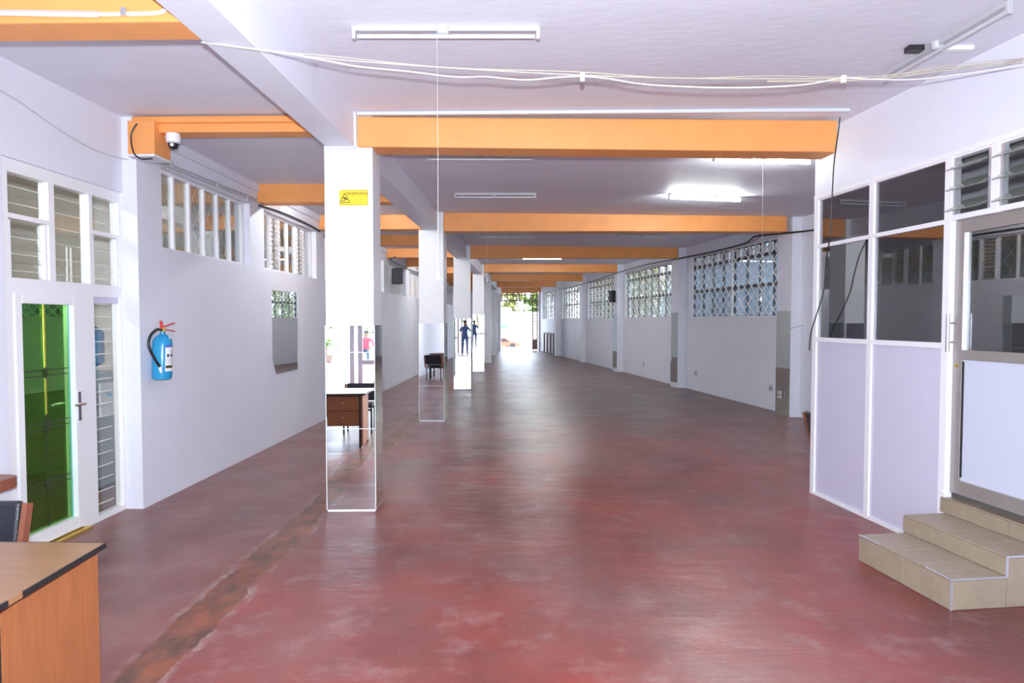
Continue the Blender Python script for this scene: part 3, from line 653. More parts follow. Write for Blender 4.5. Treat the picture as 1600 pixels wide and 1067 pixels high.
LAMPS = [((-1.096, 4.357), (.059, 4.385), 0, 3.60, 'unlit tube lamp nearest the camera with pull cord'), ((-1.09, 7.646), (.048, 7.672), 0, 3.60, 'unlit tube lamp just behind the nearest orange beam'),
         ((2.069, 7.74), (3.219, 7.93), 1, 3.60, 'lit tube lamp just behind the nearest orange beam'), ((-1.054, 9.992), (.101, 10.019), 0, 3.60, 'unlit tube lamp in the middle of the second ceiling bay'),
         ((2.028, 10.08), (3.207, 10.39), 1, 3.60, 'lit tube lamp in front of the second orange beam'), ((2.668, 5.271), (2.785, 4.063), 0, 3.60, 'unlit tube lamp running along the office wall top'),
         ((-1.043, 14.87), (.11, 15.0), 0, 3.617, 'left unlit tube lamp in the third ceiling bay'), ((1.884, 14.72), (3.074, 15.08), 0, 3.617, 'right unlit tube lamp in the third ceiling bay'),
         ((-.135, 20.325), (.965, 20.35), 1, 3.637, 'far lit tube lamp hanging under the fourth bay ceiling'),
         ((.2, 18.3), (1.36, 18.35), 1, 3.62, 'added unseen lit tube lamp behind the third orange beam'), ((-.2, 24.1), (.96, 24.15), 1, 3.64, 'added unseen lit tube lamp behind the fourth orange beam'), ((-.2, 29.5), (.96, 29.55), 1, 3.66, 'added unseen lit tube lamp behind the fifth orange beam'),  # added lamps, hidden by the beams, to brighten the far bays
         ((-3.08, 9.6), (-1.93, 9.6), 1, 3.535, 'added unseen lit tube lamp behind the left beam over the wall mirror'), ((-3.08, 15.05), (-1.93, 15.05), 1, 3.55, 'added unseen lit tube lamp in the left bay behind the nearest column'), ((-3.08, 20.7), (-1.93, 20.7), 1, 3.56, 'added unseen lit tube lamp in the left bay past the speaker'),  # out-of-sight lamps added to light the left bay
         ((4.3, 4.2), (4.15, 5.35), 2, 3.60, 'added lit tube lamp inside the office'), ((-5.0, 4.0), (-5.0, 5.15), 3, 3.5, 'added lit tube lamp inside the small room behind the green door')]  # both added to brighten the rooms behind the glass
first = {0: True, 1: True, 2: True, 3: True}
for p, q, lit, z, lb in LAMPS:
    src = protos[lit]
    cx, cy = (p[0] + q[0]) / 2, (p[1] + q[1]) / 2; rz = math.atan2(q[1] - p[1], q[0] - p[0])
    if first[lit]: o = src; o.location = (cx, cy, z); o.rotation_euler = (0, 0, rz); o['label'] = lb; first[lit] = False
    else: o = copy_tree(src, (cx, cy, z), rz, lb)
def cord(x, y, z0, z1, label):
    r = empty('pull_cord', (x, y, z0), label, 'cord')
    MB().tube([(x, y, z0), (x + .003, y, (z0 + z1) / 2), (x, y, z1)], .0013, 5).build('string', 'pvc', r)
    MB().lathe((x, y, z0 - .05), [(.012, 0), (.014, .01), (.006, .045), (.003, .055)], 10).build('pull_bell', 'white', r)
cord(-.575, 4.36, 2.06, 3.555, 'long white pull cord hanging from the nearest lamp')
cord(2.64, 7.82, 2.02, 3.56, 'white pull cord hanging from the lit lamp near the office')
cord(-.60, 10.0, 2.36, 3.56, 'white pull cord hanging in the second ceiling bay')
jb = empty('junction_box', (2.75, 4.75, 3.6), 'white ceiling batten stub with black box near the office wall', 'junction box')
B(2.78, 3.0, 4.74, 4.79, 3.575, 3.6).build('batten_stub', 'white', jb); B(2.56, 2.66, 4.72, 4.79, 3.565, 3.6).build('black_box', 'black', jb)

# ------------------------------------------------------------------ cables
def cable(pts, r, m, name, label, cat='cable', n=5, group=None):
    return tag(MB().tube(smoothpath(pts, n), r, 6).build(name, m, smooth=False), label, cat, group)
bun = [(-1.82, 3.83, 3.30), (-1.531, 3.867, 3.27), (-1.112, 3.921, 3.236), (-.464, 4.003, 3.211), (.282, 4.099, 3.198), (.901, 4.178, 3.202), (1.458, 4.249, 3.219), (1.949, 4.312, 3.24), (2.282, 4.354, 3.276), (2.62, 4.398, 3.328), (3.137, 4.464, 3.40)]
cable(bun, .003, 'cream', 'ceiling_cable', 'cream cable slung across under the ceiling, straighter strand')
cable([(a, b + .01, c + .012 + .01 * math.sin(a * 5)) for a, b, c in bun], .0025, 'cream', 'ceiling_cable', 'second cream cable twisted along the straighter strand')
cable([(x, y + .01, z - .012) for x, y, z in bun[6:]], .004, 'cream', 'ceiling_cable', 'thick cream cable joining the bundle at the right wall')
whi = [(-1.822, 3.83, 3.3), (-1.392, 3.885, 3.261), (-1.182, 3.912, 3.23), (-.97, 3.939, 3.199), (-.683, 3.975, 3.181), (-.428, 4.008, 3.161), (-.244, 4.032, 3.168), (-.02, 4.06, 3.158), (.168, 4.084, 3.179), (.32, 4.104, 3.192), (.473, 4.123, 3.183), (.667, 4.148, 3.16), (.901, 4.178, 3.153), (1.178, 4.213, 3.155), (1.459, 4.249, 3.169), (1.703, 4.28, 3.193), (1.94, 4.311, 3.24), (2.115, 4.333, 3.239), (2.409, 4.371, 3.249), (2.706, 4.409, 3.292), (3.138, 4.464, 3.36)]
cable(whi, .0045, 'pvc', 'ceiling_cable', 'wavy white cable slung across under the ceiling')
for q, px in ((whi[9], 0), (whi[16], 1)):
    tag(B(q[0] - .012, q[0] + .012, q[1] - .012, q[1] + .012, q[2] - .03, q[2] + .015).build('cable_clip', 'white'), ['white cable clip at mid span of the ceiling cables', 'white cable clip on the ceiling cables toward the office'][px], 'clip')
tr_ = empty('cable_trunking', (-2.5, 3.55, 3.34), 'white trunking and conduit on the top left orange beam', 'trunking')
MB().tube([(-3.7, 3.55, 3.375), (-2.23, 3.55, 3.335)], .016, 4).build('duct', 'ductwhite', tr_)
MB().tube(smoothpath([(-2.23, 3.552, 3.335), (-2.1, 3.552, 3.335), (-1.93, 3.552, 3.338), (-1.87, 3.54, 3.35), (-1.82, 3.50, 3.39)]), .011, 8).build('conduit', 'pvc', tr_)
B(-2.10, -2.07, 3.53, 3.565, 3.32, 3.36).build('saddle', 'chrome', tr_)
cable([(4.90, 11.0, 3.27), (4.79, 11.73, 3.27), (4.45, 13.35, 3.38), (4.43, 13.75, 3.36), (4.40, 14.08, 3.31), (4.20, 15.44, 3.30), (3.97, 16.9, 3.32), (3.83, 17.6, 3.32)], .018, 'black', 'wall_cable', 'thick black cable sagging over the first lattice window')
cable([(3.80, 17.7, 3.32), (3.45, 20.24, 3.38), (3.06, 22.98, 3.36), (2.88, 23.99, 3.33), (2.30, 27.73, 3.24), (1.74, 31.42, 3.20), (1.39, 33.6, 3.36)], .015, 'black', 'wall_cable', 'black cable running over the farther lattice windows')
cable([(4.44, 13.0, 3.42), (4.46, 13.2, 3.37), (4.42, 13.7, 3.30), (4.40, 14.0, 3.33)], .006, 'black', 'wall_cable', 'thin black loop under the second beam end')
cable([(4.71, 12.38, 1.60), (4.80, 12.36, 1.63), (4.95, 12.3, 1.68), (5.1, 11.6, 1.8)], .004, 'dark', 'wall_cable', 'thin grey wire crossing the first pilaster')
cable([(2.73, 6.12, 3.53), (2.73, 6.15, 3.40), (2.745, 6.26, 3.13), (2.775, 6.36, 2.67), (2.78, 6.39, 2.51), (2.79, 6.47, 2.37), (2.80, 6.53, 2.17), (2.805, 6.57, 2.02), (2.80, 6.70, 1.81), (2.80, 6.83, 1.62), (2.80, 6.86, 1.45)], .006, 'black', 'drop_cable', 'black cable dropping from the nearest beam past the office corner')
c_ = empty('conduit', (-3.52, 7.8, 3.27), 'grey double conduit above the first left window', 'conduit')
for o_ in (0, .03): MB().tube(smoothpath([(-3.545, 6.45, 3.255 + o_), (-3.545, 6.75, 3.262 + o_), (-3.545, 7.57, 3.275 + o_), (-3.545, 8.9, 3.30 + o_)]), .010, 6).build('pipe', 'pvcgrey', c_)
for yy in (6.75, 7.75, 8.6): B(-3.565, -3.53, yy, yy + .03, 3.255, 3.33).build('saddle', 'pvcgrey', c_)
cable([(-3.545, 9.0, 3.262), (-3.54, 9.6, 3.29), (-3.54, 10.3, 3.30), (-3.54, 11.2, 3.285), (-3.54, 11.6, 3.26)], .016, 'black', 'wall_cable', 'black cable above the second left window')
cable([(-3.48, 6.07, 3.50), (-3.525, 6.06, 3.42), (-3.53, 6.06, 3.33), (-3.50, 6.05, 3.23), (-3.44, 6.05, 3.185), (-3.40, 6.08, 3.19), (-3.42, 6.2, 3.22), (-3.53, 6.35, 3.25), (-3.545, 6.45, 3.255)], .007, 'black', 'wall_cable', 'black cable looping round the orange corbel')
cable([(-3.69, 4.5, 3.38), (-3.69, 4.9, 3.34), (-3.69, 5.25, 3.27), (-3.69, 5.6, 3.215), (-3.69, 5.9, 3.20), (-3.66, 6.19, 3.215), (-3.55, 6.18, 3.22)], .004, 'pvcgrey', 'wall_cable', 'thin grey wire along the upper left wall')
cable([(-3.3, 17.0, 3.33), (-3.54, 17.6, 3.30), (-3.54, 19.6, 3.27), (-3.54, 22.5, 3.29)], .014, 'black', 'wall_cable', 'black cable above the left windows by the speaker')

# ------------------------------------------------------------------ wall fittings
dc = empty('security_camera', (-3.23, 6.15, 3.44), 'white dome security camera under the shallow orange beam', 'camera')
MB().lathe((-3.225, 6.2, 3.355), [(.045, 0), (.062, .012), (.066, .05), (.060, .088)], 20).build('housing', 'white', dc, smooth=True)
MB().lathe((-3.225, 6.2, 3.302), [(.008, 0), (.03, .008), (.042, .026), (.045, .054)], 18).build('dome', 'black', dc, smooth=True)
MB().tube([(-3.215, 6.155, 3.335), (-3.213, 6.148, 3.333)], .014, 10).build('lens', 'chrome', dc)
fe = empty('fire_extinguisher', (-3.47, 6.42, 1.19), 'blue fire extinguisher hanging on the left wall', 'extinguisher')
cx, cy = -3.475, 6.39
tl = .022
def TL(x, y, z): return (x, y + (z - 1.2) * .06, z)
prof = [(.07, 0), (.083, .008), (.088, .03), (.088, .33), (.084, .37), (.066, .405), (.035, .425), (.026, .43), (.026, .45)]
mb = MB(); i0 = len(mb.v); n = 24
mb.lathe((cx, cy, 1.19), prof, n); mb.v = [TL(*v) for v in mb.v]; mb.build('cylinder_body', 'blue_ext', fe, smooth=True)
mb = MB(); mb.lathe((cx, cy, 1.635), [(.02, 0), (.024, .01), (.02, .05)], 12); mb.v = [TL(*v) for v in mb.v]; mb.build('valve', 'brass', fe)
mb = MB(); mb.bar((cx, cy + .01, 1.685), (cx + .05, cy + .15, 1.725), .022, .010); mb.bar((cx, cy + .02, 1.67), (cx + .05, cy + .15, 1.645), .022, .008); mb.bar((cx, cy + .02, 1.66), (cx, cy + .0, 1.745), .024, .016); mb.build('lever', 'red', fe)
MB().tube(smoothpath([(cx + .01, cy - .01, 1.66), (cx + .015, cy - .10, 1.665), (cx + .01, cy - .20, 1.61), (cx + .01, cy - .235, 1.53), (cx + .02, cy - .205, 1.45), (cx + .035, cy - .145, 1.36), (cx + .045, cy - .112, 1.315)]), .013, 8).build('hose', 'black', fe, smooth=True)
MB().tube([(cx + .045, cy - .112, 1.32), (cx + .048, cy - .105, 1.262)], [.016, .009], 8).build('nozzle', 'label', fe)
def arc(z0, z1, a0, a1, r, m, name, parent):
    mb = MB(); k = 8; V = []
    for j in range(k + 1):
        a = R(a0 + (a1 - a0) * j / k); V.append((cx + r * math.cos(a), cy + r * math.sin(a)))
    for j in range(k):
        p, q = V[j], V[j + 1]; mb.v += [TL(*p, z0), TL(*q, z0), TL(*q, z1), TL(*p, z1)]; i = len(mb.v) - 4; mb.f.append((i, i + 1, i + 2, i + 3))
    return mb.build(name, m, parent)
lbm = arc(1.27, 1.50, -45, 35, .0886, 'label', 'paper_label', fe)
arc(1.495, 1.52, -45, 35, .0890, 'labelblue', 'label_band', lbm); arc(1.30, 1.325, -42, 10, .0892, 'ink', 'label_band', lbm); arc(1.29, 1.325, 12, 33, .0892, 'yellow', 'label_band', lbm)
for a in (-35, -12, 11): arc(1.405, 1.432, a, a + 14, .0892, 'ink', 'pictogram', lbm)
for a, z in ((-5, 1.455), (2, 1.47), (-4, 1.44)): arc(z, z + .008, a, a + 10, .0892, 'ink', 'pictogram', lbm)
for k in range(5): arc(1.345 + k * .011, 1.349 + k * .011, -40, 30, .0890, 'socket', 'print_line', lbm)
wm = empty('wall_mirror', (-3.56, 9.95, 1.6), 'frameless wall mirror with broken lower corner on the left wall', 'mirror')
poly = [(LX + .004, 9.43, 2.172), (LX + .004, 9.42, 1.22), (LX + .004, 9.45, 1.17), (LX + .004, 9.56, .99), (LX + .004, 10.47, .994), (LX + .004, 10.5, 2.18)]
MB().prism(poly, (.006, 0, 0)).build('mirror_glass', 'mirror', wm)
B(LX, LX + .012, 10.495, 10.505, 1.0, 2.18).build('glass_edge', 'mirroredge', wm)
def speaker(name, loc, rz, label):
    r = empty(name, (0, 0, 0), label, 'speaker')
    MB().hexa([(-.13, -.11, -.2), (.13, -.11, -.2), (.09, .11, -.2), (-.09, .11, -.2), (-.13, -.11, .2), (.13, -.11, .2), (.09, .11, .2), (-.09, .11, .2)]).build('cabinet', 'black', r, bevel=.012)
    B(-.115, .115, -.118, -.108, -.18, .18).build('grille_cloth', 'dark', r); MB().bar((0, .1, 0), (0, .2, .0), .05, .05).build('bracket', 'dark', r)
    r.location = loc; r.rotation_euler = (0, 0, rz)
speaker('wall_speaker', (-3.33, 17.3, 2.87), R(35), 'black loudspeaker on the left wall above the passage')
speaker('wall_speaker', (2.93, 23.55, 2.57), R(-75), 'black loudspeaker on the third right pilaster')
def socket(yv, off, z, label, x=None):
    s = RY(yv); r = empty('power_socket', tuple(Vector((*RO, z)) + Vector((*RT, 0)) * s), label, 'socket')
    MB().obox(RO, RT, RN, s - .075, s + .075, -.012 + off, .0 + off, z - .065, z + .065).build('plate', 'socket', r, bevel=.003)
    for k in (-.035, .035): MB().obox(RO, RT, RN, s + k - .014, s + k + .014, -.014 + off, -.011 + off, z - .03, z + .01).build('outlet', 'dark', r)
socket(13.42, 0, .43, 'socket plate near the mirrored first pilaster'); socket(17.1, 0, .44, 'socket plate under the far end of the first lattice window'); socket(21.1, 0, .40, 'socket plate under the second lattice window'); socket(12.72, -.205, .38, 'white socket on the mirror strip of the first pilaster')

# ------------------------------------------------------------------ water dispenser seen through the sidelight
wd_ = empty('water_dispenser', (-4.55, 7.03, 0), 'grey water dispenser standing behind the barred sidelight', 'dispenser')
B(-4.75, -4.42, 6.86, 7.19, .02, 1.22).build('cabinet', 'disp', wd_, bevel=.015); B(-4.42, -4.40, 6.91, 7.14, .75, 1.1).build('tap_panel', 'label', wd_)
MB().tube([(-4.40, 7.01, .98), (-4.35, 7.01, .97)], .012, 8).build('tap', 'blue_ext', wd_)
tag(MB().lathe((-4.585, 7.025, 1.221), [(.05, 0), (.06, .04), (.135, .09), (.14, .12), (.132, .14), (.14, .16), (.14, .26), (.132, .28), (.14, .30), (.14, .40), (.12, .43), (.06, .47), (.03, .48)], 20).build('water_bottle', 'water', smooth=True), 'blue water bottle on top of the grey dispenser', 'bottle')

# ------------------------------------------------------------------ desk, chairs, ledge
dk = empty('office_desk', (-2.5, 2.6, 0), 'brown office desk with black edging at the lower left', 'desk')
tp = MB(); tp.hexa([(-3.3, 2.20, .728), (-1.847, 2.20, .728), (-1.902, 2.993, .728), (-3.3, 2.993, .728), (-3.3, 2.20, .75), (-1.847, 2.20, .75), (-1.902, 2.993, .75), (-3.3, 2.993, .75)])
top = tp.build('desk_top', 'wood_top', dk)
ed = MB(); ed.bar((-1.864, 2.44, .739), (-1.900, 2.995, .739), .006, .023); ed.bar((-1.852, 2.20, .739), (-1.858, 2.36, .739), .006, .023); ed.bar((-3.3, 2.996, .739), (-1.900, 2.996, .739), .006, .023)
ed.build('edge_band', 'black', top)
B(-1.955, -1.932, 2.42, 2.985, .03, .728).build('side_panel', 'wood_side', dk)
MB().box(-1.975, -1.935, 2.375, 2.42, 0, .728).build('leg', 'black', dk); B(-1.985, -1.956, 2.955, 2.985, 0, .728).build('leg', 'black', dk)
B(-3.26, -3.22, 2.375, 2.42, 0, .728).build('leg', 'black', dk); B(-3.26, -3.22, 2.955, 2.985, 0, .728).build('leg', 'black', dk)
pd = B(-2.42, -1.976, 2.42, 2.95, .30, .72).build('pedestal', 'wood_side', dk)
for k in range(2):
    dr = B(-2.41, -1.985, 2.95, 2.966, .315 + k * .20, .505 + k * .20).build('drawer', 'wood_side', dk); MB().tube([(-2.2, 2.966, .42 + k * .2), (-2.2, 2.985, .42 + k * .2)], .010, 8).build('lock', 'chrome', dr)
B(-3.22, -2.43, 2.43, 2.445, .35, .72).build('modesty_panel', 'wood_side', dk)
pd = B(-3.21, -2.82, 2.446, 2.95, .30, .72).build('pedestal', 'wood_side', dk)
for k in range(2):
    dr = B(-3.20, -2.83, 2.95, 2.966, .315 + k * .20, .505 + k * .20).build('drawer', 'wood_side', dk); MB().tube([(-3.0, 2.966, .42 + k * .2), (-3.0, 2.985, .42 + k * .2)], .010, 8).build('lock', 'chrome', dr)
def chair(label):
    r = empty('office_chair', (0, 0, 0), label, 'chair', 'black padded chairs')
    MB().hexa([(-.23, -.22, .40), (.23, -.22, .40), (.21, .22, .40), (-.21, .22, .40), (-.23, -.22, .47), (.23, -.22, .47), (.21, .22, .46), (-.21, .22, .46)]).build('seat', 'leather', r, bevel=.025)
    MB().hexa([(-.23, .205, .47), (.23, .205, .47), (.23, .25, .47), (-.23, .25, .47), (-.23, .255, .745), (.23, .255, .745), (.23, .30, .745), (-.23, .30, .745)]).build('backrest', 'leather', r, bevel=.02)
    for s in (-1, 1):
        MB().bar((s * .25, .20, .38), (s * .25, .285, .73), .03, .05, up=(0, 1, 0)).build('side_post', 'wood_red', r)
        MB().bar((s * .21, .20, 0), (s * .21, .20, .40), .025, .025).build('leg', 'black', r); MB().bar((s * .21, -.19, 0), (s * .21, -.19, .40), .025, .025).build('leg', 'black', r)
    MB().bar((-.21, .2, .37), (.21, .2, .37), .02, .03).build('seat_rail', 'black', r); MB().bar((-.21, -.19, .37), (.21, -.19, .37), .02, .03).build('seat_rail', 'black', r)
    return r
ch = chair('black leather chair with wooden side posts behind the brown desk'); ch.location = (-3.03, 3.42, 0); ch.rotation_euler = (0, 0, R(3))
copy_tree(ch, (-2.17, 1.62, 0), R(180), 'black chair at the camera side of the desk, seen in the nearest mirror')
copy_tree(ch, (-1.72, .95, 0), R(165), 'black chair nearer the street door, seen in the second mirror')
copy_tree(ch, (3.365, 7.40, 0), R(88), 'black chair peeking out behind the office partition corner')
sf = empty('side_table', (-3.6, 4.5, 0), 'rounded reddish brown table edge at the left frame side', 'table')
pts = [(-3.695, 3.9), (-3.45, 3.9), (-3.45, 4.47)] + [(-3.53 + .08 * math.cos(a), 4.47 + .08 * math.sin(a)) for a in (0, .4, .8, 1.2, 1.57)] + [(-3.695, 4.55)]
MB().prism([(x, y, .625) for x, y in pts], (0, 0, .075)).build('table_top', 'wood_red', sf, bevel=.008)
for x, y in ((-3.67, 3.95), (-3.5, 3.95), (-3.67, 4.2), (-3.5, 4.2)): B(x - .015, x + .015, y, y + .03, 0, .625).build('leg', 'wood_red', sf)

# ------------------------------------------------------------------ street front behind the camera
fw = empty('wall_back', (0, YB, 0), 'glazed white shop front behind the camera, seen in the mirrors', None, None, 'structure')
B(-6.2, 7.6, YB - .2, YB, 3.1, 3.7).build('lintel', 'wall', fw); B(-6.2, -3.7, YB - .2, YB, 0, 3.1).build('side_wall', 'wall', fw); B(3.0, 7.6, YB - .2, YB, 0, 3.1).build('side_wall', 'wall', fw)
for x in (-3.65, -3.0, -2.82, -1.5, -.1, .1, 1.5, 2.95): B(x - .05, x + .05, YB - .1, YB, 0, 3.1).build('post', 'alu', fw)
for a, b in ((-2.77, -1.55), (-1.45, -.15), (.15, 1.45), (1.55, 2.9)):
    B(a, b, YB - .08, YB - .02, .75, .85).build('rail', 'alu', fw); B(a, b, YB - .08, YB - .02, 2.2, 2.3).build('rail', 'alu', fw)
B(-3.6, -3.05, YB - .08, YB - .02, 2.2, 2.3).build('rail', 'alu', fw)
for a, b in ((-1.45, -.15), (1.55, 2.9), (-2.77, -1.55)): B(a, b, YB - .055, YB - .049, .85, 3.1).build('pane', 'glass', fw)
yw = empty('wall_yard', (0, -19, 0), 'low pale boundary wall across the street', None, None, 'structure')
B(-22, 14, -19.3, -19, 0, 1.0).build('wall_base', 'stucco', yw); B(-22, 14, -19.35, -18.95, 1.0, 1.12).build('coping', 'socket', yw); tag(B(-9, -2.0, -17.0, -16.6, 0, .37).build('trim_4', 'stucco'), 'long low concrete seat slab across the street', None, None, 'structure')

def tree(x, y, h, r, seed, label, leafm, n=900, ls=.28, z0=0, cr0=.35):
    rnd = random.Random(seed); t = empty('tree', (x, y, z0), label, 'tree', None)
    tk = MB(); tk.tube(smoothpath([(x, y, z0), (x + .1, y + .05, z0 + h * .3), (x - .05, y, z0 + h * .6), (x + .05, y, z0 + h * .85)], 3), [.16 * h / 5 * (1 - k / 12) for k in range(10)], 7)
    for k in range(6):
        a = rnd.uniform(0, 6.28); tk.tube([(x, y, z0 + h * (.35 + .07 * k)), (x + math.cos(a) * r * .7, y + math.sin(a) * r * .7, z0 + h * (.55 + .06 * k))], [.05, .015], 5)
    tk.build('trunk', 'bark', t)
    lf = MB()
    cl_ = [(rnd.gauss(0, .5) * r, rnd.gauss(0, .5) * r, h * (cr0 + (1 - cr0) * rnd.random())) for _ in range(26)]
    for k in range(n):
        c = rnd.choice(cl_); s = r * .32
        ox, oy = c[0] + rnd.gauss(0, s), c[1] + rnd.gauss(0, s); hh = math.hypot(ox, oy); q_ = min(1, r * rnd.uniform(.75, 1) / max(hh, .01))
        p = Vector((x + ox * q_, y + oy * q_, z0 + min(h * 1.05, max(.25, c[2] + rnd.gauss(0, s * .7)))))
        u = Vector((rnd.gauss(0, 1), rnd.gauss(0, 1), rnd.gauss(0, 1))).normalized(); v = u.cross(Vector((rnd.gauss(0, 1), rnd.gauss(0, 1), rnd.gauss(0, 1)))).normalized()
        L_ = ls * rnd.uniform(.6, 1.3); i = len(lf.v); lf.v += [tuple(p - u * L_ / 2), tuple(p + v * L_ / 4), tuple(p + u * L_ / 2), tuple(p - v * L_ / 4)]; lf.f.append((i, i + 1, i + 2, i + 3))
    tag(lf.build('foliage', leafm, t), kind='stuff')
tree(-8.5, -22, 4.2, 2.2, 1, 'leafy tree behind the boundary wall, left of the street view', 'leaf1')
tree(-3.6, -23, 3.6, 2.0, 2, 'smaller leafy tree behind the boundary wall', 'leaf2')
tree(2.0, -22, 4.5, 2.4, 3, 'tall leafy tree opposite the shop front', 'leaf1')
RTR = [(5.35, 30.2, 'leaf2'), (4.85, 33.3, 'leaf1'), (4.35, 36.4, 'leaf2'), (3.9, 39.5, 'leaf2')]
rl_ = ['olive tree outside the second lattice window', 'green tree outside the third lattice window', 'olive tree outside the fourth lattice window', 'olive tree outside the farthest lattice window']
for k, (x, y, lm) in enumerate(RTR): tree(x, y, 4.6, 1.5, 10 + k, rl_[k], lm, n=1100, ls=.3, cr0=.15)
tree(-2.6, 100, 8.0, 1.7, 31, 'brownish tree beyond the truck outside the far door', 'leaf2', n=1500, ls=.6, z0=-1.7)
tree(.7, 104, 7.2, 1.5, 32, 'bright green tree in the middle beyond the far door', 'leaf1', n=1500, ls=.6, z0=-1.7)
tree(3.2, 100, 7.8, 1.7, 33, 'dark tree to the right beyond the far door', 'leaf2', n=1500, ls=.6, z0=-1.7)
tree(-6.3, 100, 7.8, 1.8, 34, 'tree hidden left beyond the far door', 'leaf1', n=900, ls=.6, z0=-1.7)
fwl = B(-14, 14, 96.0, 96.4, -1.7, 3.0).build('wall_far', 'stucco'); tag(fwl, 'overexposed white wall across the far street', None, None, 'structure')
nb = empty('building', (*(Vector(RO) + RT * 10 + RN * 2.8), 0), 'pale blue neighbouring building outside the first lattice window', 'building')
MB().obox(RO, RT, RN, 3, 14.6, 2.8, 3.4, 0, 3.6).build('wall', 'blue_bld', nb)
for k in range(5): MB().obox(RO, RT, RN, 4 + k * 2.4, 5.4 + k * 2.4, 2.74, 2.8, 1.5, 2.7).build('window', 'frost', nb)
MB().obox(RO, RT, RN, 3, 14.6, 2.77, 2.8, 0, 1.2).build('plinth', 'socket', nb)
MB().obox(RO, RT, RN, 2.9, 14.7, 2.5, 3.5, 3.6, 3.75).build('roof', 'stucco', nb)
tk = empty('truck', (-3.4, 80, -1.4), 'beige box truck with blue bonnet outside the far door', 'truck')
z0 = -1.42
B(-5.2, -2.05, 80, 86, z0 + 1.2, 3.25).build('cargo_box', 'truck', tk, bevel=.05); B(-5.0, -2.2, 78.4, 79.9, z0 + .55, 1.6).build('cab', 'truck', tk, bevel=.12)
B(-4.9, -2.25, 78.36, 78.41, .75, 1.35).build('windscreen', 'truckblue', tk)
B(-4.9, -2.3, 78.3, 78.42, z0 + .35, z0 + .65).build('bumper', 'socket', tk)
for x in (-4.8, -2.4):
    for y in (79.2, 84.5): MB().tube([(x - .14, y, z0 + .42), (x + .14, y, z0 + .42)], .42, 16).build('wheel', 'tyre', tk)
cr = empty('car', (-2.7, 70, -1.1), 'red car parked side on outside the far door', 'car')
Z = -1.12
side = [(-4.7, .32), (-4.6, .62), (-3.9, .72), (-3.45, 1.12), (-2.3, 1.15), (-1.75, .76), (-1.0, .66), (-.85, .52), (-.85, .3), (-4.6, .28)]
MB().prism([(x + .05, 68, Z + z) for x, z in side], (0, 1.6, 0)).build('body', 'carred', cr, bevel=.05)
for a, b in (([(-3.75, .74), (-3.38, 1.08), (-2.95, 1.08), (-2.95, .74)]), ([(-2.88, .74), (-2.88, 1.08), (-2.35, 1.08), (-1.9, .76)])) if False else []: pass
for q in ([(-3.75, .74), (-3.38, 1.07), (-2.95, 1.07), (-2.95, .74)], [(-2.88, .74), (-2.88, 1.07), (-2.35, 1.07), (-1.92, .76)]): MB().prism([(x + .05, 67.96, Z + z) for x, z in q], (0, .05, 0)).build('side_window', 'tyre', cr)
for x in (-3.95, -1.55):
    for y in (68.05, 69.5): MB().tube([(x, y - .1, Z + .3), (x, y + .1, Z + .3)], .3, 16).build('wheel', 'tyre', cr)

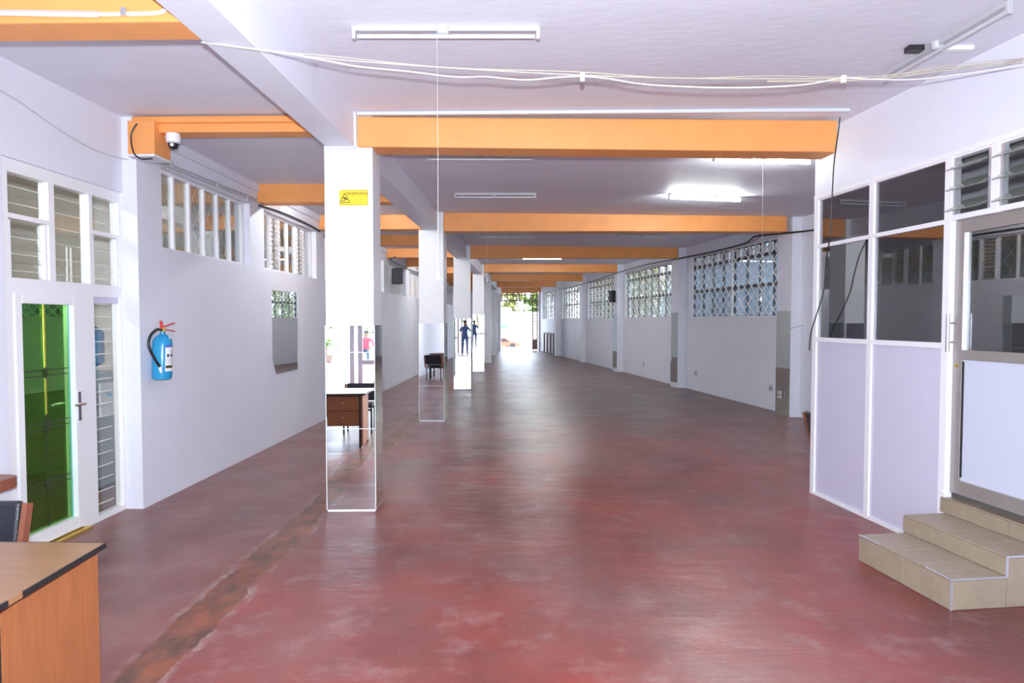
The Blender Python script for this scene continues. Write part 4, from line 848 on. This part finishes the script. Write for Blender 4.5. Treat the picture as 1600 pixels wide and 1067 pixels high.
# ------------------------------------------------------------------ people across the street and the photographer (seen only in the mirrors)
def person(loc, rz, label, shirt, trousers, pose):
    r = empty('person', (0, 0, 0), label, 'person')
    V, E, RD = [], [], []
    def j(p, rad, par=None):
        V.append(p); RD.append(rad)
        if par is not None: E.append((par, len(V) - 1))
        return len(V) - 1
    sit = pose == 'sit'; hz = .5 if sit else .92
    pel = j((0, 0, hz), .13); wa = j((0, .01, hz + .18), .12, pel); chs = j((0, 0, hz + .38), .145, wa); nk = j((0, 0, hz + .54), .055, chs); hd = j((0, -.02, hz + .64), .085, nk); hd2 = j((0, -.015, hz + .74), .085, hd); j((0, 0, hz + .80), .04, hd2)
    for s in (-1, 1):
        hp = j((s * .10, 0, hz - .04), .095, pel)
        if sit: kn = j((s * .13, -.42, hz + .0), .062, hp); an = j((s * .13, -.44, .09), .04, kn)
        else: kn = j((s * .11, -.02, hz * .53), .062, hp); an = j((s * .12, 0, .09), .04, kn)
        j((V[an][0] + s * .02, V[an][1] - .15, .035), .032, an)
        sh = j((s * .19, 0, hz + .46), .06, chs)
        if pose == 'photo': el = j((s * .27, -.14, hz + .26), .042, sh); wr = j((s * .10, -.32, hz + .5), .03, el); dr = Vector((-s * .3, -.5, .8)).normalized()
        elif sit: el = j((s * .34, -.05, hz + .24), .042, sh); wr = j((s * .22, -.26, hz + .12), .03, el); dr = Vector((-s * .4, -1, -.2)).normalized()
        else: el = j((s * .27, .02, hz + .2), .042, sh); wr = j((s * .28, -.06, hz - .04), .03, el); dr = Vector((0, -.2, -1)).normalized()
        w0 = Vector(V[wr]); pm = j(tuple(w0 + dr * .07), .026, wr); sd_ = dr.cross(Vector((0, 1, .3))).normalized()
        for q, ln in ((-1.5, .065), (-.5, .08), (.5, .075), (1.5, .055)):
            kx = j(tuple(w0 + dr * .09 + sd_ * q * .017), .0095, pm); j(tuple(w0 + dr * (.09 + ln) + sd_ * q * .019 + Vector((0, -.012, 0))), .008, kx)
        j(tuple(w0 + dr * .07 + sd_ * -.05), .0095, pm)
    me = bpy.data.meshes.new('body'); me.from_pydata(V, E, []); o = bpy.data.objects.new('body', me); COL.objects.link(o)
    sk = o.modifiers.new('skin', 'SKIN')
    for v, rad in zip(me.skin_vertices[0].data, RD): v.radius = (rad, rad)
    me.skin_vertices[0].data[0].use_root = True
    o.modifiers.new('sub', 'SUBSURF').levels = 1
    dg = bpy.context.evaluated_depsgraph_get(); nm = bpy.data.meshes.new_from_object(o.evaluated_get(dg)); o.modifiers.clear(); o.data = nm; nm.name = 'body'
    nm.materials.clear()
    for mm in ('skin', shirt, trousers, 'tyre'): nm.materials.append(M[mm])
    for p in nm.polygons:
        c = p.center; p.use_smooth = True
        if c.z > hz + .53: p.material_index = 0
        elif c.z < .07: p.material_index = 3
        elif abs(c.x) > .15 and c.z > hz - .12 and (Vector((abs(c.x), c.y, c.z)) - Vector((.19, 0, hz + .46))).length > .36 and abs(c.x) > .16: p.material_index = 0
        elif c.z > hz + .05: p.material_index = 1
        else: p.material_index = 2
    o.parent = r
    MB().lathe((0, .012, hz + .70), [(.088, 0), (.096, .05), (.085, .10), (.045, .13), (.01, .138)], 14).build('hair', 'hair', r, smooth=True)
    f_ = MB()
    for s in (-1, 1): f_.box(s * .034 - .014, s * .034 + .014, -.105, -.095, hz + .705, hz + .717)
    f_.box(-.025, .025, -.108, -.098, hz + .635, hz + .643); f_.build('face_features', 'hair', r)
    f_ = MB(); f_.prism([(-.014, -.1, hz + .66), (.014, -.1, hz + .66), (0, -.1, hz + .70)], (0, -.022, 0)); f_.build('nose', 'skin', r)
    r.location = loc; r.rotation_euler = (0, 0, rz); return r
person((-4.45, -16.75, 0), R(180), 'person in red top and jeans seated on the slab across the street', 'shirt_red', 'jeans', 'sit')
person((-1.9, -11.5, 0), R(180), 'person in red top and dark trousers standing in the street', 'shirt_red', 'hair', 'stand')
person((.05, -.75, 0), R(180), 'photographer in blue standing behind the camera', 'shirt_blue', 'shirt_blue', 'photo')
pp = empty('potted_shrub', (-6.0, -16.2, 0), 'small potted shrub standing by the street seat', 'plant')
MB().lathe((-6.0, -16.2, 0), [(.18, 0), (.26, .3), (.28, .32)], 14).build('pot', 'rust', pp); MB().tube([(-6.0, -16.2, .3), (-6.0, -16.2, .75)], .04, 7).build('stem', 'bark', pp)
rnd = random.Random(5); lf = MB()
for k in range(160):
    p = Vector((-6 + rnd.gauss(0, .18), -16.2 + rnd.gauss(0, .18), .82 + rnd.gauss(0, .1))); u = Vector((rnd.gauss(0, 1), rnd.gauss(0, 1), rnd.gauss(0, 1))).normalized(); v = u.cross(Vector((rnd.gauss(0, 1), 1, rnd.gauss(0, 1)))).normalized()
    i = len(lf.v); lf.v += [tuple(p - u * .06), tuple(p + v * .03), tuple(p + u * .06), tuple(p - v * .03)]; lf.f.append((i, i + 1, i + 2, i + 3))
tag(lf.build('foliage', 'leaf1', pp), kind='stuff')
